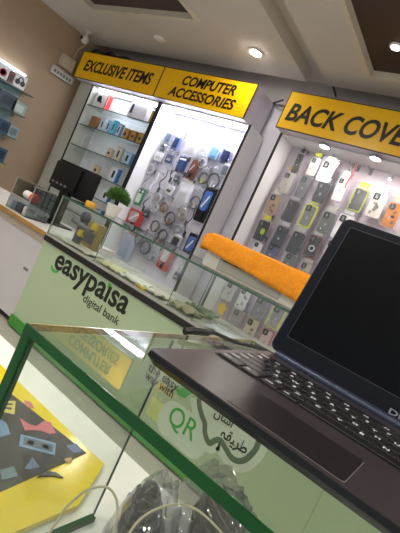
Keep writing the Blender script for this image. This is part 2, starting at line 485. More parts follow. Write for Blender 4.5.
# label, position, casecol, card, accent, kind, (w, h)
CASES = [
 ('slim black case pack hanging highest at the pegboard left, beside the downlight', (-1.882, 3.715, 2.006), (26, 30, 32), (60, 60, 62), None, '', (0.055, 0.20)),
 ('clear beige case pack with a yellow card at the left of the top row', (-1.898, 3.715, 1.797), (176, 172, 160), (224, 186, 40), None, '', (0.10, 0.22)),
 ('grey glossy case pack second from left in the top row', (-1.731, 3.715, 1.807), (96, 96, 104), (214, 214, 214), None, '', (0.095, 0.22)),
 ('clear case pack with a lime green card under the left downlight', (-1.717, 3.715, 2.011), (186, 188, 176), (206, 214, 40), None, '', (0.085, 0.18)),
 ('white glaring blister pack directly under the bright left downlight', (-1.588, 3.715, 2.018), (236, 236, 236), (240, 240, 240), None, '', (0.12, 0.20)),
 ('dark navy case pack below the white glaring blister pack', (-1.546, 3.715, 1.805), (30, 34, 44), (224, 224, 228), None, '', (0.105, 0.20)),
 ('white case pack with a pink strap beside it', (-1.393, 3.715, 1.892), (226, 222, 222), (230, 226, 228), None, '', (0.085, 0.23)),
 ('black case pack with lime stripes and a yellow card', (-1.213, 3.715, 1.845), (34, 36, 40), (228, 196, 24), (150, 160, 40), 'print', (0.115, 0.22)),
 ('white case pack with brown floral print right of the lime striped one', (-1.049, 3.715, 1.853), (214, 202, 190), (236, 232, 226), None, 'print', (0.115, 0.23)),
 ('orange case pack at the right edge of the pegboard', (-0.903, 3.715, 1.812), (206, 124, 38), (214, 190, 160), None, 'print', (0.10, 0.22)),
 ('beige brown patterned case pack, left end of the second row', (-1.934, 3.715, 1.559), (170, 140, 112), (226, 222, 214), None, 'print', (0.105, 0.21)),
 ('black case pack right of the beige patterned one', (-1.747, 3.715, 1.560), (40, 40, 42), (206, 206, 208), None, 'print', (0.105, 0.22)),
 ('grey case pack with a lime yellow bumper in the second row', (-1.564, 3.715, 1.573), (120, 122, 116), (216, 220, 60), (200, 206, 30), '', (0.115, 0.23)),
 ('olive grey see-through case pack beside the lime bumper pack', (-1.383, 3.715, 1.569), (98, 98, 90), (190, 188, 182), None, '', (0.105, 0.21)),
 ('plain white boxed case pack above the laptop screen corner', (-1.237, 3.715, 1.583), (240, 238, 240), (240, 238, 240), None, '', (0.12, 0.24)),
 ('black case pack with a round lime badge and yellow card', (-1.923, 3.715, 1.292), (30, 36, 36), (224, 214, 40), None, 'dot', (0.11, 0.21)),
 ('dark navy case pack second in the third row', (-1.736, 3.715, 1.300), (38, 42, 54), (210, 208, 206), None, '', (0.11, 0.22)),
 ('dark green black case pack third in the third row', (-1.566, 3.715, 1.304), (36, 46, 44), (206, 204, 200), None, 'print', (0.11, 0.22)),
 ('black case pack with silver ring holder and red border', (-1.396, 3.715, 1.331), (38, 34, 36), (220, 216, 214), (120, 56, 56), 'ring', (0.115, 0.22)),
 ('pale lilac case pack tucked beside the laptop screen edge', (-1.237, 3.715, 1.345), (188, 170, 182), (206, 196, 202), None, '', (0.10, 0.23)),
 ('white case pack just above the orange towel, left end of its row', (-1.891, 3.715, 1.094), (222, 220, 220), (228, 226, 226), None, '', (0.085, 0.17)),
 ('slate blue case pack just above the orange towel', (-1.736, 3.715, 1.125), (84, 92, 120), (214, 214, 216), None, '', (0.10, 0.18)),
 ('grey green case pack above the middle of the orange towel', (-1.545, 3.715, 1.112), (92, 100, 94), (186, 186, 182), None, '', (0.095, 0.17)),
 ('sand coloured case pack above the right end of the towel', (-1.380, 3.715, 1.093), (184, 170, 148), (206, 198, 186), None, 'print', (0.095, 0.17)),
 ('brown tinted clear case pack beside the laptop screen above the towel end', (-1.225, 3.715, 1.101), (140, 122, 112), (190, 180, 174), None, '', (0.09, 0.19)),
 ('light grey case pack below the towel seen through the counter glass', (-1.968, 3.715, 0.626), (204, 200, 196), (220, 216, 214), None, '', (0.105, 0.20)),
 ('white case pack with black dots seen through the counter glass', (-1.800, 3.715, 0.629), (226, 224, 220), (226, 226, 224), None, 'print', (0.10, 0.22)),
 ('smoky grey clear case pack seen through the counter glass', (-1.613, 3.715, 0.624), (112, 108, 104), (176, 172, 168), None, '', (0.115, 0.22)),
 ('grey case pack with lime bumper seen through the counter glass', (-1.427, 3.715, 0.624), (128, 126, 122), (204, 206, 90), (196, 200, 40), '', (0.125, 0.23)),
 ('frosted grey case pack in the lowest row behind the counter glass', (-1.774, 3.715, 0.421), (156, 150, 146), (190, 186, 180), None, '', (0.11, 0.21)),
 ('beige case pack in the lowest row behind the counter glass', (-1.601, 3.715, 0.404), (196, 186, 158), (214, 206, 190), None, 'print', (0.11, 0.22)),
 ('pinkish white case pack in the lowest row with red trim', (-1.427, 3.715, 0.392), (206, 180, 178), (214, 200, 196), (176, 96, 92), '', (0.11, 0.22)),
]
for lab, p, cc, cd, ac, kd, (w, h) in CASES:
    w, h = w * 1.33, h * 1.18
    p = (p[0], p[1], min(p[2], 2.115 - h / 2))
    pack('phone_case_pack', lab, p, w, h, cc, cd, ac, kd, group=G3, cab=cab3, tilt=random.uniform(-0.04, 0.04))
for p in ((-1.419, 3.800, 2.167), (-1.244, 3.800, 2.168), (-1.069, 3.800, 2.171)):
    hook(cab3, p[0], min(p[2], 2.11))
p = (-1.360, 3.700, 2.029)
b = nb(); tube(b, smooth_path([(p[0], 3.71, p[2] + 0.09), (p[0] + 0.012, 3.70, p[2]), (p[0] - 0.006, 3.705, p[2] - 0.10), (p[0] + 0.004, 3.70, p[2] - 0.14)]), 0.007, 8)
single('wrist_strap', b, col((196, 96, 104), 0.5), 'pink wrist strap hanging beside a white case pack', 'strap', (p[0], 3.71, p[2] + 0.09), smooth=True)
hook(cab3, p[0], min(2.11, p[2] + 0.096))
p = (-1.952, 3.700, 0.428)
b = nb()
prism(b, [(p[0] + (0.06 if i % 2 == 0 else 0.038) * math.sin(2 * PI * i / 10), p[2] + (0.075 if i % 2 == 0 else 0.045) * math.cos(2 * PI * i / 10)) for i in range(10)], 'y', 3.69, 3.70)
single('price_star', b, col((226, 186, 48), 0.5), 'yellow star-shaped card seen through the counter glass', 'card', (p[0], 3.695, p[2]))

# ---- computer accessories -----------------------------------------------------
G2 = 'packed accessories on the lit pegboard'
YA = 3.72
def bag_mesh(w, h, d, seed=0, nx=8, nz=10, wr=0.25):
    b = nb()
    f, k = [], []
    for j in range(nz + 1):
        rf, rk = [], []
        for i in range(nx + 1):
            u, v = i / nx, j / nz
            e = (math.sin(PI * u) * math.sin(PI * v)) ** 0.5 if 0 < u < 1 and 0 < v < 1 else 0
            q = noise.noise(Vector((u * 3.1 + seed, v * 4.3, seed * 1.7)))
            x = (u - 0.5) * w * (1 + 0.05 * q); z = v * h
            rf.append(b.verts.new((x, -d * e * (0.5 + wr * q), z)))
            rk.append(b.verts.new((x, d * e * (0.5 - wr * q) + 0.001, z)))
        f.append(rf); k.append(rk)
    for j in range(nz):
        for i in range(nx):
            b.faces.new((f[j][i], f[j][i + 1], f[j + 1][i + 1], f[j + 1][i]))
            b.faces.new((k[j][i], k[j + 1][i], k[j + 1][i + 1], k[j][i + 1]))
    return b

def coil(bm, cx, cz, r, th, turns=4, y=0.0, jit=0.12, seed=0):
    rnd = random.Random(seed)
    pts = []
    for i in range(turns * 18 + 1):
        a = 2 * PI * i / 18
        k = i // 18
        rr = r * (1 + jit * 0.5 * math.sin(k * 2.1 + seed) + 0.03 * math.sin(3 * a + k))
        pts.append((cx + rr * math.cos(a), y + (k - turns / 2) * th * 0.7 + 0.3 * th * math.sin(a * 2 + k), cz + rr * 1.08 * math.sin(a)))
    tube(bm, pts, th, 6)

def acc(kind, label, p, w, h, c1, c2=(230, 230, 232), tilt=0.0):
    p = Vector(p)
    names = {'coil': 'cable_pack', 'bag': 'poly_bag_pack', 'box': 'carded_pack', 'adapter': 'adapter_pack', 'cable': 'hanging_cable', 'tool': 'tool_pack'}
    cats = {'coil': 'cable', 'bag': 'bag', 'box': 'pack', 'adapter': 'adapter', 'cable': 'cable', 'tool': 'pack'}
    t = thing(names[kind], label, cats[kind], (p.x, YA, p.z - h / 2), (0, tilt, 0), G2)
    sd = int(abs(p.x * 100) + abs(p.z * 37))
    if kind == 'coil':
        b = nb(); coil(b, 0, h * 0.42, min(w, h) * 0.36, 0.006, 4, 0, seed=sd); obj('coiled_cable', b, col(c1, 0.5), t, True)
        obj('poly_sleeve', bag_mesh(w, h, 0.05, sd), POLY, t, True)
        b = nb(); box(b, -0.012, 0.012, -0.012, 0.012, h * 0.12, h * 0.42); obj('tie_label', b, col(c2, 0.5), t)
    elif kind == 'bag':
        obj('bag', bag_mesh(w, h, 0.05, sd), POLYW if c1 == 'w' else col(c1, 0.35), t, True)
        b = nb(); box(b, -w * 0.3, w * 0.3, -0.002, 0.002, h * 0.94, h * 1.06); obj('header_card', b, col(c2, 0.5), t)
    elif kind == 'box':
        b = nb(); rbox(b, -w / 2, w / 2, -0.012, 0.012, 0, h, 0.003); obj('card', b, col(c1, 0.35), t)
        b = nb(); prism(b, rrect(0, h * 0.42, w * 0.62, h * 0.55, w * 0.1), 'y', -0.024, -0.012); obj('blister', b, col(c2, 0.2), t, True)
        b = nb(); box(b, -w * 0.4, w * 0.4, -0.0135, -0.012, h * 0.78, h * 0.9); obj('printed_band', b, col((232, 234, 238), 0.4), t)
    elif kind == 'adapter':
        b = nb(); rbox(b, -w * 0.36, w * 0.36, -0.03, 0.0, h * 0.1, h * 0.72, 0.01); obj('adapter_body', b, col(c1, 0.35), t, True)
        b = nb(); box(b, -w * 0.2, -w * 0.12, -0.012, -0.006, h * 0.72, h * 0.9); box(b, w * 0.12, w * 0.2, -0.012, -0.006, h * 0.72, h * 0.9); obj('plug_pins', b, CHROME, t)
        b = nb(); box(b, -w * 0.2, w * 0.2, -0.0312, -0.03, h * 0.25, h * 0.42); obj('rating_label', b, col(c2, 0.4), t)
        obj('poly_sleeve', bag_mesh(w, h, 0.08, sd), POLY, t, True)
    elif kind == 'cable':
        b = nb(); tube(b, smooth_path([(0, 0, h), (w * 0.3, -0.01, h * 0.66), (-w * 0.25, -0.02, h * 0.35), (w * 0.1, -0.01, 0.02)]), 0.006, 7); obj('cord', b, col(c1, 0.5), t, True)
        b = nb(); rbox(b, w * 0.1 - 0.012, w * 0.1 + 0.012, -0.018, -0.002, -0.03, 0.035, 0.003); obj('connector', b, col(c2, 0.4), t)
    elif kind == 'tool':
        b = nb(); prism(b, rrect(0, h * 0.5, w, h, 0.02), 'y', -0.012, 0.0); obj('backing', b, col(c1, 0.35), t)
        b = nb(); prism(b, rrect(-w * 0.06, h * 0.6, w * 0.5, h * 0.56, w * 0.16), 'y', -0.035, -0.012); bl = obj('blister', b, col(c2, 0.3), t, True)
        b = nb(); prism(b, [(-w * 0.25, h * 0.42), (w * 0.08, h * 0.78), (w * 0.14, h * 0.72), (-w * 0.16, h * 0.38)], 'y', -0.037, -0.035); obj('printed_band', b, col((214, 218, 226), 0.4), bl)
        b = nb(); box(b, -w * 0.07, w * 0.07, -0.03, -0.012, h * 0.06, h * 0.34); obj('handle', b, col((20, 22, 26), 0.4), t)
    hook(cab2, p.x, p.z + h / 2 + (h * 0.06 if kind == 'bag' else 0) + 0.006)
    return t

ACC = [
 ('bag', 'white poly bag at the upper left of the lit pegboard', (-3.397, 3.720, 2.058), 0.15, 0.20, 'w', (236, 236, 240)),
 ('bag', 'white poly bag second from left along the top of the lit pegboard', (-3.166, 3.720, 2.050), 0.15, 0.22, 'w', (236, 236, 240)),
 ('bag', 'white poly bag third from left along the top of the lit pegboard', (-2.976, 3.720, 2.070), 0.15, 0.22, 'w', (236, 236, 240)),
 ('bag', 'white poly bag fourth from left, near the upper right of the lit pegboard', (-2.807, 3.720, 2.063), 0.14, 0.22, 'w', (236, 236, 240)),
 ('bag', 'white poly bag at the far upper right of the lit pegboard', (-2.633, 3.720, 2.060), 0.13, 0.22, 'w', (236, 236, 240)),
 ('coil', 'blue coiled cable in a clear bag beneath the first white bag', (-3.397, 3.700, 1.976), 0.12, 0.16, (70, 90, 170), (214, 214, 220)),
 ('box', 'grey blue carded pack at the upper left of the lit pegboard', (-3.520, 3.720, 1.858), 0.09, 0.14, (150, 156, 170), (84, 96, 120)),
 ('box', 'bright blue carded pack under the blue coiled cable', (-3.377, 3.720, 1.832), 0.08, 0.17, (96, 112, 156), (44, 56, 88)),
 ('adapter', 'small dark plug hanging under the grey blue pack', (-3.522, 3.720, 1.722), 0.07, 0.10, (54, 58, 70), (150, 150, 160)),
 ('bag', 'white poly bag in the middle glare under the blue pack', (-3.140, 3.720, 1.843), 0.15, 0.20, 'w', (236, 236, 240)),
 ('bag', 'white poly bag left of the pale blue pack', (-2.964, 3.720, 1.841), 0.13, 0.19, 'w', (236, 236, 240)),
 ('box', 'pale blue carded pack right of centre on the lit pegboard', (-2.835, 3.720, 1.862), 0.10, 0.16, (150, 180, 214), (110, 150, 200)),
 ('box', 'dark blue carded pack at the right of the lit pegboard', (-2.671, 3.720, 1.860), 0.11, 0.17, (96, 104, 146), (40, 46, 76)),
 ('adapter', 'white wall adapter at the left of the middle row', (-3.528, 3.720, 1.621), 0.13, 0.15, (236, 236, 240), (190, 190, 196)),
 ('adapter', 'slate blue adapter right of the white wall adapter', (-3.362, 3.720, 1.640), 0.12, 0.15, (70, 84, 118), (190, 196, 206)),
 ('box', 'black and blue carded pack in the middle row', (-3.172, 3.720, 1.608), 0.10, 0.16, (40, 52, 84), (56, 84, 130)),
 ('tool', 'brown and red carded pack in the middle of the pegboard', (-3.001, 3.720, 1.596), 0.10, 0.20, (104, 74, 60), (130, 76, 62)),
 ('coil', 'black coiled cable with a yellow green tie label', (-2.826, 3.720, 1.566), 0.13, 0.19, (40, 40, 44), (190, 196, 60)),
 ('coil', 'thick black coiled cable with white plug at the right edge', (-2.696, 3.720, 1.582), 0.17, 0.24, (36, 38, 40), (236, 236, 236)),
 ('cable', 'grey cord hanging at the left below the white adapter', (-3.570, 3.720, 1.295), 0.06, 0.24, (150, 150, 158), (60, 60, 66)),
 ('cable', 'white cord hanging beside the grey cord', (-3.438, 3.720, 1.298), 0.06, 0.26, (232, 232, 236), (200, 200, 206)),
 ('cable', 'thin black cord hanging right of the white cord', (-3.337, 3.720, 1.378), 0.05, 0.22, (40, 40, 46), (30, 30, 34)),
 ('adapter', 'white charger with a black mark below the thin black cord', (-3.176, 3.720, 1.318), 0.12, 0.16, (232, 232, 236), (60, 60, 66)),
 ('bag', 'white cable bag in the middle of the lower pegboard', (-2.979, 3.720, 1.320), 0.17, 0.24, 'w', (226, 222, 214)),
 ('coil', 'grey coiled cable left of the big black and blue pack', (-2.791, 3.720, 1.299), 0.14, 0.20, (110, 110, 112), (216, 210, 196)),
 ('tool', 'big black and blue tool pack on the right edge of the pegboard', (-2.637, 3.700, 1.298), 0.15, 0.34, (16, 18, 24), (70, 108, 176)),
 ('box', 'green carded pack at the lower left of the pegboard', (-3.555, 3.720, 1.098), 0.08, 0.18, (70, 130, 90), (196, 206, 196)),
 ('coil', 'orange brown cable pack above the dark coil', (-3.154, 3.720, 1.118), 0.12, 0.16, (150, 100, 50), (170, 120, 60)),
 ('coil', 'dark coil of thick cable with brown label in the lower middle', (-3.012, 3.720, 1.035), 0.15, 0.20, (54, 48, 46), (150, 100, 60)),
 ('coil', 'white coiled cable left of the orange brown pack', (-3.288, 3.720, 1.073), 0.12, 0.18, (226, 224, 226), (200, 200, 204)),
 ('coil', 'dark coil beside the red bag, left of the two lower coils', (-3.161, 3.720, 0.885), 0.13, 0.18, (70, 66, 64), (216, 206, 190)),
 ('coil', 'black coil directly above the counter glass edge', (-3.017, 3.720, 0.829), 0.14, 0.19, (44, 44, 50), (190, 190, 196)),
 ('tool', 'red bag of small parts at the lower left of the pegboard', (-3.482, 3.700, 0.838), 0.20, 0.20, (176, 60, 62), (176, 160, 152)),
 ('adapter', 'small black plug pack right of the red bag', (-3.342, 3.720, 0.968), 0.09, 0.13, (40, 40, 46), (150, 150, 150)),
 ('coil', 'dark blue coiled cable behind the counter glass', (-3.169, 3.720, 0.624), 0.16, 0.24, (48, 54, 80), (140, 150, 176)),
 ('box', 'grey blister pack with black item near the counter glass edge', (-2.814, 3.720, 0.823), 0.11, 0.17, (170, 172, 178), (60, 64, 70)),
 ('tool', 'black and blue pack hanging at the lower right by the towel', (-2.600, 3.700, 0.832), 0.13, 0.26, (18, 22, 32), (76, 112, 178)),
 ('tool', 'red and white blister pack behind the counter glass', (-2.843, 3.720, 0.610), 0.14, 0.24, (180, 84, 86), (206, 200, 198)),
 ('bag', 'bluish bag low on the pegboard behind the counter glass', (-3.430, 3.720, 0.521), 0.18, 0.26, (168, 178, 206), (206, 120, 126)),
 ('coil', 'white coiled cable at the left under the small dark plug', (-3.581, 3.720, 1.456), 0.11, 0.16, (224, 224, 228), (180, 180, 186)),
 ('cable', 'dark grey cord left of the black and blue carded pack', (-3.237, 3.720, 1.505), 0.05, 0.18, (70, 72, 80), (50, 50, 56)),
 ('coil', 'white coiled cable above the black coil with yellow label', (-2.921, 3.720, 1.712), 0.11, 0.15, (228, 228, 232), (150, 150, 158)),
 ('coil', 'white cable loop left of the white charger', (-3.302, 3.720, 1.180), 0.11, 0.16, (216, 216, 220), (196, 186, 170)),
 ('cable', 'thin dark cord beside the green pack', (-3.430, 3.720, 1.088), 0.05, 0.18, (54, 56, 62), (40, 40, 44)),
 ('adapter', 'small black plug between the two white coils in the middle', (-3.148, 3.720, 1.458), 0.08, 0.11, (52, 54, 60), (190, 190, 196)),
 ('coil', 'beige coiled cable under the middle cable bag', (-2.890, 3.720, 1.137), 0.12, 0.17, (196, 188, 174), (140, 130, 116)),
 ('cable', 'long dark cord left of the big tool pack', (-2.749, 3.720, 1.069), 0.05, 0.26, (60, 52, 80), (46, 40, 60)),
 ('coil', 'grey coiled cable between the dark coil and the grey blister pack', (-2.856, 3.720, 0.948), 0.11, 0.15, (150, 150, 154), (206, 206, 208)),
 ('coil', 'dark coil behind the counter glass below the red bag', (-3.312, 3.720, 0.668), 0.12, 0.17, (80, 84, 104), (190, 190, 200)),
 ('coil', 'pale coil behind the counter glass left of the red and white pack', (-3.011, 3.720, 0.577), 0.12, 0.16, (170, 172, 186), (120, 120, 134)),
 ('box', 'grey carded pack at the far right below the dark blue one', (-2.604, 3.720, 1.710), 0.08, 0.15, (176, 178, 186), (96, 100, 112)),
 ('adapter', 'small grey plug low on the pegboard behind the counter glass', (-2.606, 3.720, 0.510), 0.08, 0.12, (120, 122, 128), (206, 206, 206)),
]
for k, lab, p, w, h, c1, c2 in ACC:
    w, h = w * 1.18, h * 1.12
    p = (p[0], p[1], min(p[2], 2.10 - h * 0.56))
    acc(k, lab, p, w, h, c1, c2, random.uniform(-0.06, 0.06))

# ---- exclusive items on glass shelves -----------------------------------------
GB = 'boxes on the glass shelves'
def carton(label, px, z, w, h, d, body, front=None, side=None, emblem=None, name='product_box', y=None):
    d *= 0.6
    y = y or (YC + 0.05)
    t = thing(name, label, 'box', (px, y, z + 0.0005), group=GB)
    b = nb(); rbox(b, -w / 2, w / 2, 0, d, 0, h, 0.003, 1); obj('carton', b, col(body, 0.4), t)
    if front:
        b = nb(); box(b, -w * 0.44, w * 0.44, -0.0015, 0.0005, h * 0.08, h * 0.9); obj('front_print', b, col(front, 0.35), t)
    if side:
        b = nb(); box(b, w * 0.499, w * 0.499 + 0.0015, 0.004, d - 0.004, h * 0.04, h * 0.96); box(b, w * 0.42, w * 0.497, -0.002, 0.0005, h * 0.03, h * 0.97); obj('side_print', b, col(side, 0.4), t)
    if emblem == 'earbud':
        b = nb(); prism(b, ell(-w * 0.12, h * 0.55, w * 0.17, h * 0.2, 18), 'y', -0.004, -0.001)
        prism(b, [(-w * 0.02, h * 0.5), (w * 0.12, h * 0.42), (w * 0.12, h * 0.3), (-w * 0.08, h * 0.38)], 'y', -0.004, -0.001); obj('earphone_picture', b, col((24, 22, 24), 0.4), t)
    elif emblem == 'slot':
        b = nb(); prism(b, rrect(0, h * 0.5, w * 0.3, h * 0.5, w * 0.1), 'y', -0.004, -0.001); obj('product_picture', b, col((40, 44, 60), 0.4), t)
    elif emblem == 'watch':
        b = nb(); prism(b, rrect(-w * 0.33, h * 0.55, w * 0.12, h * 0.55, w * 0.03), 'y', -0.004, -0.001); obj('watch_picture', b, col((50, 52, 80), 0.4), t)
    elif emblem == 'dot':
        b = nb(); prism(b, ell(0, h * 0.45, w * 0.22, w * 0.22, 16), 'y', -0.004, -0.001); obj('product_picture', b, col((60, 40, 30), 0.4), t)
    return t
YX = YC + 0.05
carton('white earphone box with black picture and red side on the top shelf', (-4.698, 3.570, 1.984)[0], SHZ[0], 0.25, 0.21, 0.12, (224, 222, 222), (232, 230, 230), (206, 46, 40), 'earbud')
carton('wide white watch box on the top shelf', (-4.003, 3.570, 2.016)[0], SHZ[0], 0.30, 0.20, 0.12, (226, 226, 236), (236, 236, 246), None, 'watch')
carton('small black and yellow box at the right end of the top shelf', (-3.744, 3.570, 1.983)[0], SHZ[0], 0.07, 0.15, 0.08, (44, 36, 20), (170, 140, 40), None, None)
carton('brown box leaning at the left of the second shelf', (-4.670, 3.570, 1.718)[0], SHZ[1], 0.13, 0.15, 0.09, (122, 84, 52), (150, 106, 70), None, None)
carton('first blue and white box on the second shelf, beside the brown box', (-4.490, 3.570, 1.691)[0], SHZ[1], 0.065, 0.16, 0.08, (190, 206, 224), (206, 220, 236), None, 'slot')
carton('second blue and white box on the second shelf', (-4.380, 3.570, 1.703)[0], SHZ[1], 0.065, 0.16, 0.08, (150, 186, 216), (190, 214, 232), None, 'slot')
carton('bright cyan box on the second shelf', (-4.280, 3.570, 1.712)[0], SHZ[1], 0.065, 0.18, 0.08, (70, 180, 224), (110, 214, 240), None, 'slot')
carton('blue and white box on the second shelf, right of the cyan box', (-4.176, 3.570, 1.710)[0], SHZ[1], 0.065, 0.16, 0.08, (120, 160, 206), (200, 216, 232), None, 'slot')
carton('first amber box on the second shelf', (-4.043, 3.570, 1.703)[0], SHZ[1], 0.09, 0.13, 0.09, (150, 110, 50), (176, 134, 70), None, 'dot')
carton('middle amber box of three on the second shelf', (-3.913, 3.570, 1.695)[0], SHZ[1], 0.09, 0.13, 0.09, (140, 100, 44), (170, 128, 64), None, 'dot')
carton('last amber box at the right of the second shelf', (-3.787, 3.570, 1.688)[0], SHZ[1], 0.09, 0.13, 0.09, (156, 116, 58), (182, 140, 78), None, 'dot')
carton('small beige box on the third shelf', (-4.174, 3.570, 1.438)[0], SHZ[2], 0.085, 0.12, 0.08, (196, 178, 156), (210, 194, 174), None, 'dot')
carton('taller grey beige box on the third shelf', (-4.016, 3.570, 1.454)[0], SHZ[2], 0.09, 0.17, 0.08, (186, 180, 170), (204, 200, 190), None, 'slot')
carton('pale blue box on the third shelf', (-3.849, 3.570, 1.447)[0], SHZ[2], 0.12, 0.15, 0.08, (120, 164, 206), (176, 204, 230), None, 'slot')
carton('beige box on the fourth shelf above the monitor', (-4.274, 3.570, 1.201)[0], SHZ[3], 0.10, 0.12, 0.08, (190, 172, 146), (206, 190, 166), None, 'dot')
carton('white and blue box on the fourth shelf above the plant', (-3.951, 3.570, 1.202)[0], SHZ[3], 0.12, 0.18, 0.10, (206, 214, 226), (222, 226, 234), (50, 120, 196), 'slot')
carton('white box with blue corner on the fifth shelf behind the plant', (-3.941, 3.570, 0.922)[0], SHZ[4], 0.13, 0.15, 0.10, (206, 214, 226), (222, 226, 234), (60, 120, 190), 'slot')
p = (-4.682, 3.570, 1.292)
t = thing('acrylic_stand', 'clear arched acrylic display stand at the left of the third shelf', 'stand', (p[0], YX, SHZ[2] + 0.0005))
b = nb()
tube(b, smooth_path([(-0.08, 0.04, 0.004), (-0.085, 0.04, 0.12), (-0.03, 0.04, 0.18), (0.05, 0.04, 0.17), (0.085, 0.04, 0.10), (0.08, 0.04, 0.004)]), 0.007, 7); obj('arch', b, mat('acrylic_grey', (206, 210, 214), 0.15), t, True)
b = nb(); box(b, -0.1, 0.1, 0, 0.09, 0, 0.006); obj('base', b, MATS['acrylic_grey'], t)

# ================================================================ WALL SHELVES ON THE LEFT WALL
t = thing('wall_display_rack', 'glass shelved rack of gadgets on the beige left wall', 'shelf', (XW, 2.4, 0.6))
o = tuple(t.location)
WSG = clear('wall_shelf_glass', (200, 222, 216), 0.08)
TIPS = [(-5.030, 2.932, 1.647), (-5.030, 3.001, 1.375), (-5.030, 3.027, 1.101), (-5.030, 2.944, 1.038)]
WZ = ((-5.030, 2.932, 1.647)[2], (-5.030, 3.025, 1.387)[2], (-5.030, 3.039, 1.106)[2], (-5.030, 2.971, 0.789)[2])
WY = 2.93
b = nb(); box(b, XW, XW + 0.012, 1.9, WY - 0.04, WZ[3] - 0.05, 1.85); obj('back_panel', b, mat('rack_back', (150, 170, 176), 0.3, var=0.15, scale=6), t, origin=o)
for z in WZ:
    b = nb(); box(b, XW + 0.012, -5.03, 1.9, WY, z - 0.010, z); s_ = obj('glass_shelf', b, WSG, t, origin=o)
    b = nb(); box(b, -5.03, -5.022, 1.9, WY, z - 0.011, z + 0.001); box(b, XW + 0.012, -5.022, WY, WY + 0.006, z - 0.011, z + 0.001); obj('edge', b, mat('rack_edge', (84, 104, 88), 0.2), s_, origin=o)
b = nb(); box(b, XW + 0.012, XW + 0.06, 2.0, WY - 0.08, 1.835, 1.85); obj('light_strip', b, lamp('rack_led', (240, 246, 255), 2.5), t, origin=o)
def wall_box(label, y, z, w, h, body, emblem=None, d=0.10):
    t = thing('gadget_box', label, 'box', (XW + 0.06, y, z + 0.0005), group='gadget boxes on the left wall rack')
    b = nb(); rbox(b, 0, d, -w / 2, w / 2, 0, h, 0.004, 1); obj('carton', b, col(body, 0.4), t)
    if emblem == 'headphones':
        b = nb()
        tube(b, [(d + 0.002, -w * 0.22 * math.cos(a), h * 0.5 + h * 0.32 * math.sin(a)) for a in [i * PI / 10 for i in range(11)]], 0.008, 6)
        for s in (-1, 1):
            lathe(b, [(0.03, d + 0.001), (0.03, d + 0.008), (0.005, d + 0.01)], (0, s * w * 0.22, h * 0.45), 14, 'x')
        obj('headphone_picture', b, col((24, 26, 40), 0.4), t)
    elif emblem == 'ring':
        b = nb(); lathe(b, [(h * 0.28, d + 0.001), (h * 0.28, d + 0.004), (h * 0.2, d + 0.004), (h * 0.2, d + 0.001)], (0, 0, h * 0.5), 20, 'x'); obj('printed_ring', b, col((176, 40, 44), 0.4), t)
    elif emblem:
        b = nb(); prism(b, rrect(0, h * 0.5, w * 0.6, h * 0.6, 0.02), 'x', d, d + 0.003); obj('printed_panel', b, col(emblem, 0.4), t)
yh = (-5.080, 2.758, 1.706)[1]
wall_box('white box with black headphones at the right end of the top rack shelf', yh, WZ[0], 0.15, 0.16, (232, 232, 234), 'headphones')
wall_box('brown box beside the white headphone box on the left wall rack', (-5.080, 2.647, 1.692)[1], WZ[0], 0.06, 0.14, (120, 60, 40), (70, 36, 28))
wall_box('white box with a red ring on the left wall rack', (-5.080, 2.539, 1.678)[1], WZ[0], 0.14, 0.15, (214, 214, 218), 'ring')
wall_box('navy gadget box on the second rack shelf', (-5.080, 2.704, 1.441)[1], WZ[1], 0.22, 0.17, (54, 72, 84), (26, 40, 54))
wall_box('pale clear gadget box at the right of the second rack shelf', (-5.080, 2.867, 1.464)[1], WZ[1], 0.18, 0.14, (150, 166, 160), (190, 200, 196))
wall_box('blue gadget box on the third rack shelf', (-5.080, 2.782, 1.169)[1], WZ[2], 0.14, 0.15, (52, 80, 110), (26, 42, 64))
wall_box('grey gadget box at the right of the third rack shelf', (-5.080, 2.904, 1.227)[1], WZ[2], 0.15, 0.14, (140, 156, 158), (100, 120, 126))
wall_box('blue gadget box on the lowest rack shelf', (-5.080, 2.872, 0.929)[1], WZ[3], 0.14, 0.16, (60, 86, 112), (30, 46, 64))

# boxes, cables and camera high in the left corner
pa, pb = (-5.220, 3.113, 2.094), (-5.220, 3.450, 2.100)
zc = (pa[2] + pb[2]) / 2
t = thing('network_switch', 'long pale network box fixed high in the left corner', 'device', (XW, (pa[1] + pb[1]) / 2, zc))
L = abs(pb[1] - pa[1]) * 0.5
b = nb(); rbox(b, 0, 0.05, -L, L, -0.05, 0.05, 0.006); obj('housing', b, col((172, 168, 160), 0.5), t)
b = nb()
for i in range(6):
    box(b, 0.05, 0.052, -L * 0.8 + i * L * 0.28, -L * 0.8 + i * L * 0.28 + 0.03, -0.02, 0.015)
obj('sockets', b, col((90, 88, 84), 0.5), t)
pj = (-5.220, 3.283, 2.262)
t = thing('junction_box', 'square beige junction box above the long network box', 'device', (XW, pj[1], pj[2]))
b = nb(); rbox(b, 0, 0.06, -0.10, 0.10, -0.08, 0.08, 0.008); obj('housing', b, col((178, 168, 150), 0.5), t)
b = nb(); rbox(b, 0.06, 0.066, -0.085, 0.085, -0.065, 0.065, 0.003); obj('cover', b, col((186, 178, 160), 0.5), t)
pc = (-5.000, 3.247, 2.598)
t = thing('ceiling_camera', 'small pale security camera under the ceiling in the left corner', 'camera', (pc[0], pc[1], ZC))
b = nb(); lathe(b, [(0.05, 0), (0.05, -0.02), (0.018, -0.03), (0.018, -0.07)], seg=16); obj('bracket', b, col((196, 190, 180), 0.5), t, True)
b = nb(); lathe(b, [(0.02, -0.06), (0.045, -0.08), (0.05, -0.11), (0.035, -0.145), (0.01, -0.155)], seg=18); hd = obj('head', b, col((206, 200, 190), 0.4), t, True)
b = nb(); lathe(b, [(0.016, -0.062), (0.016, -0.05), (0.003, -0.052)], (0, 0, -0.11), 14, 'y'); obj('lens', b, col((30, 30, 34), 0.2), hd, True)
b = nb()
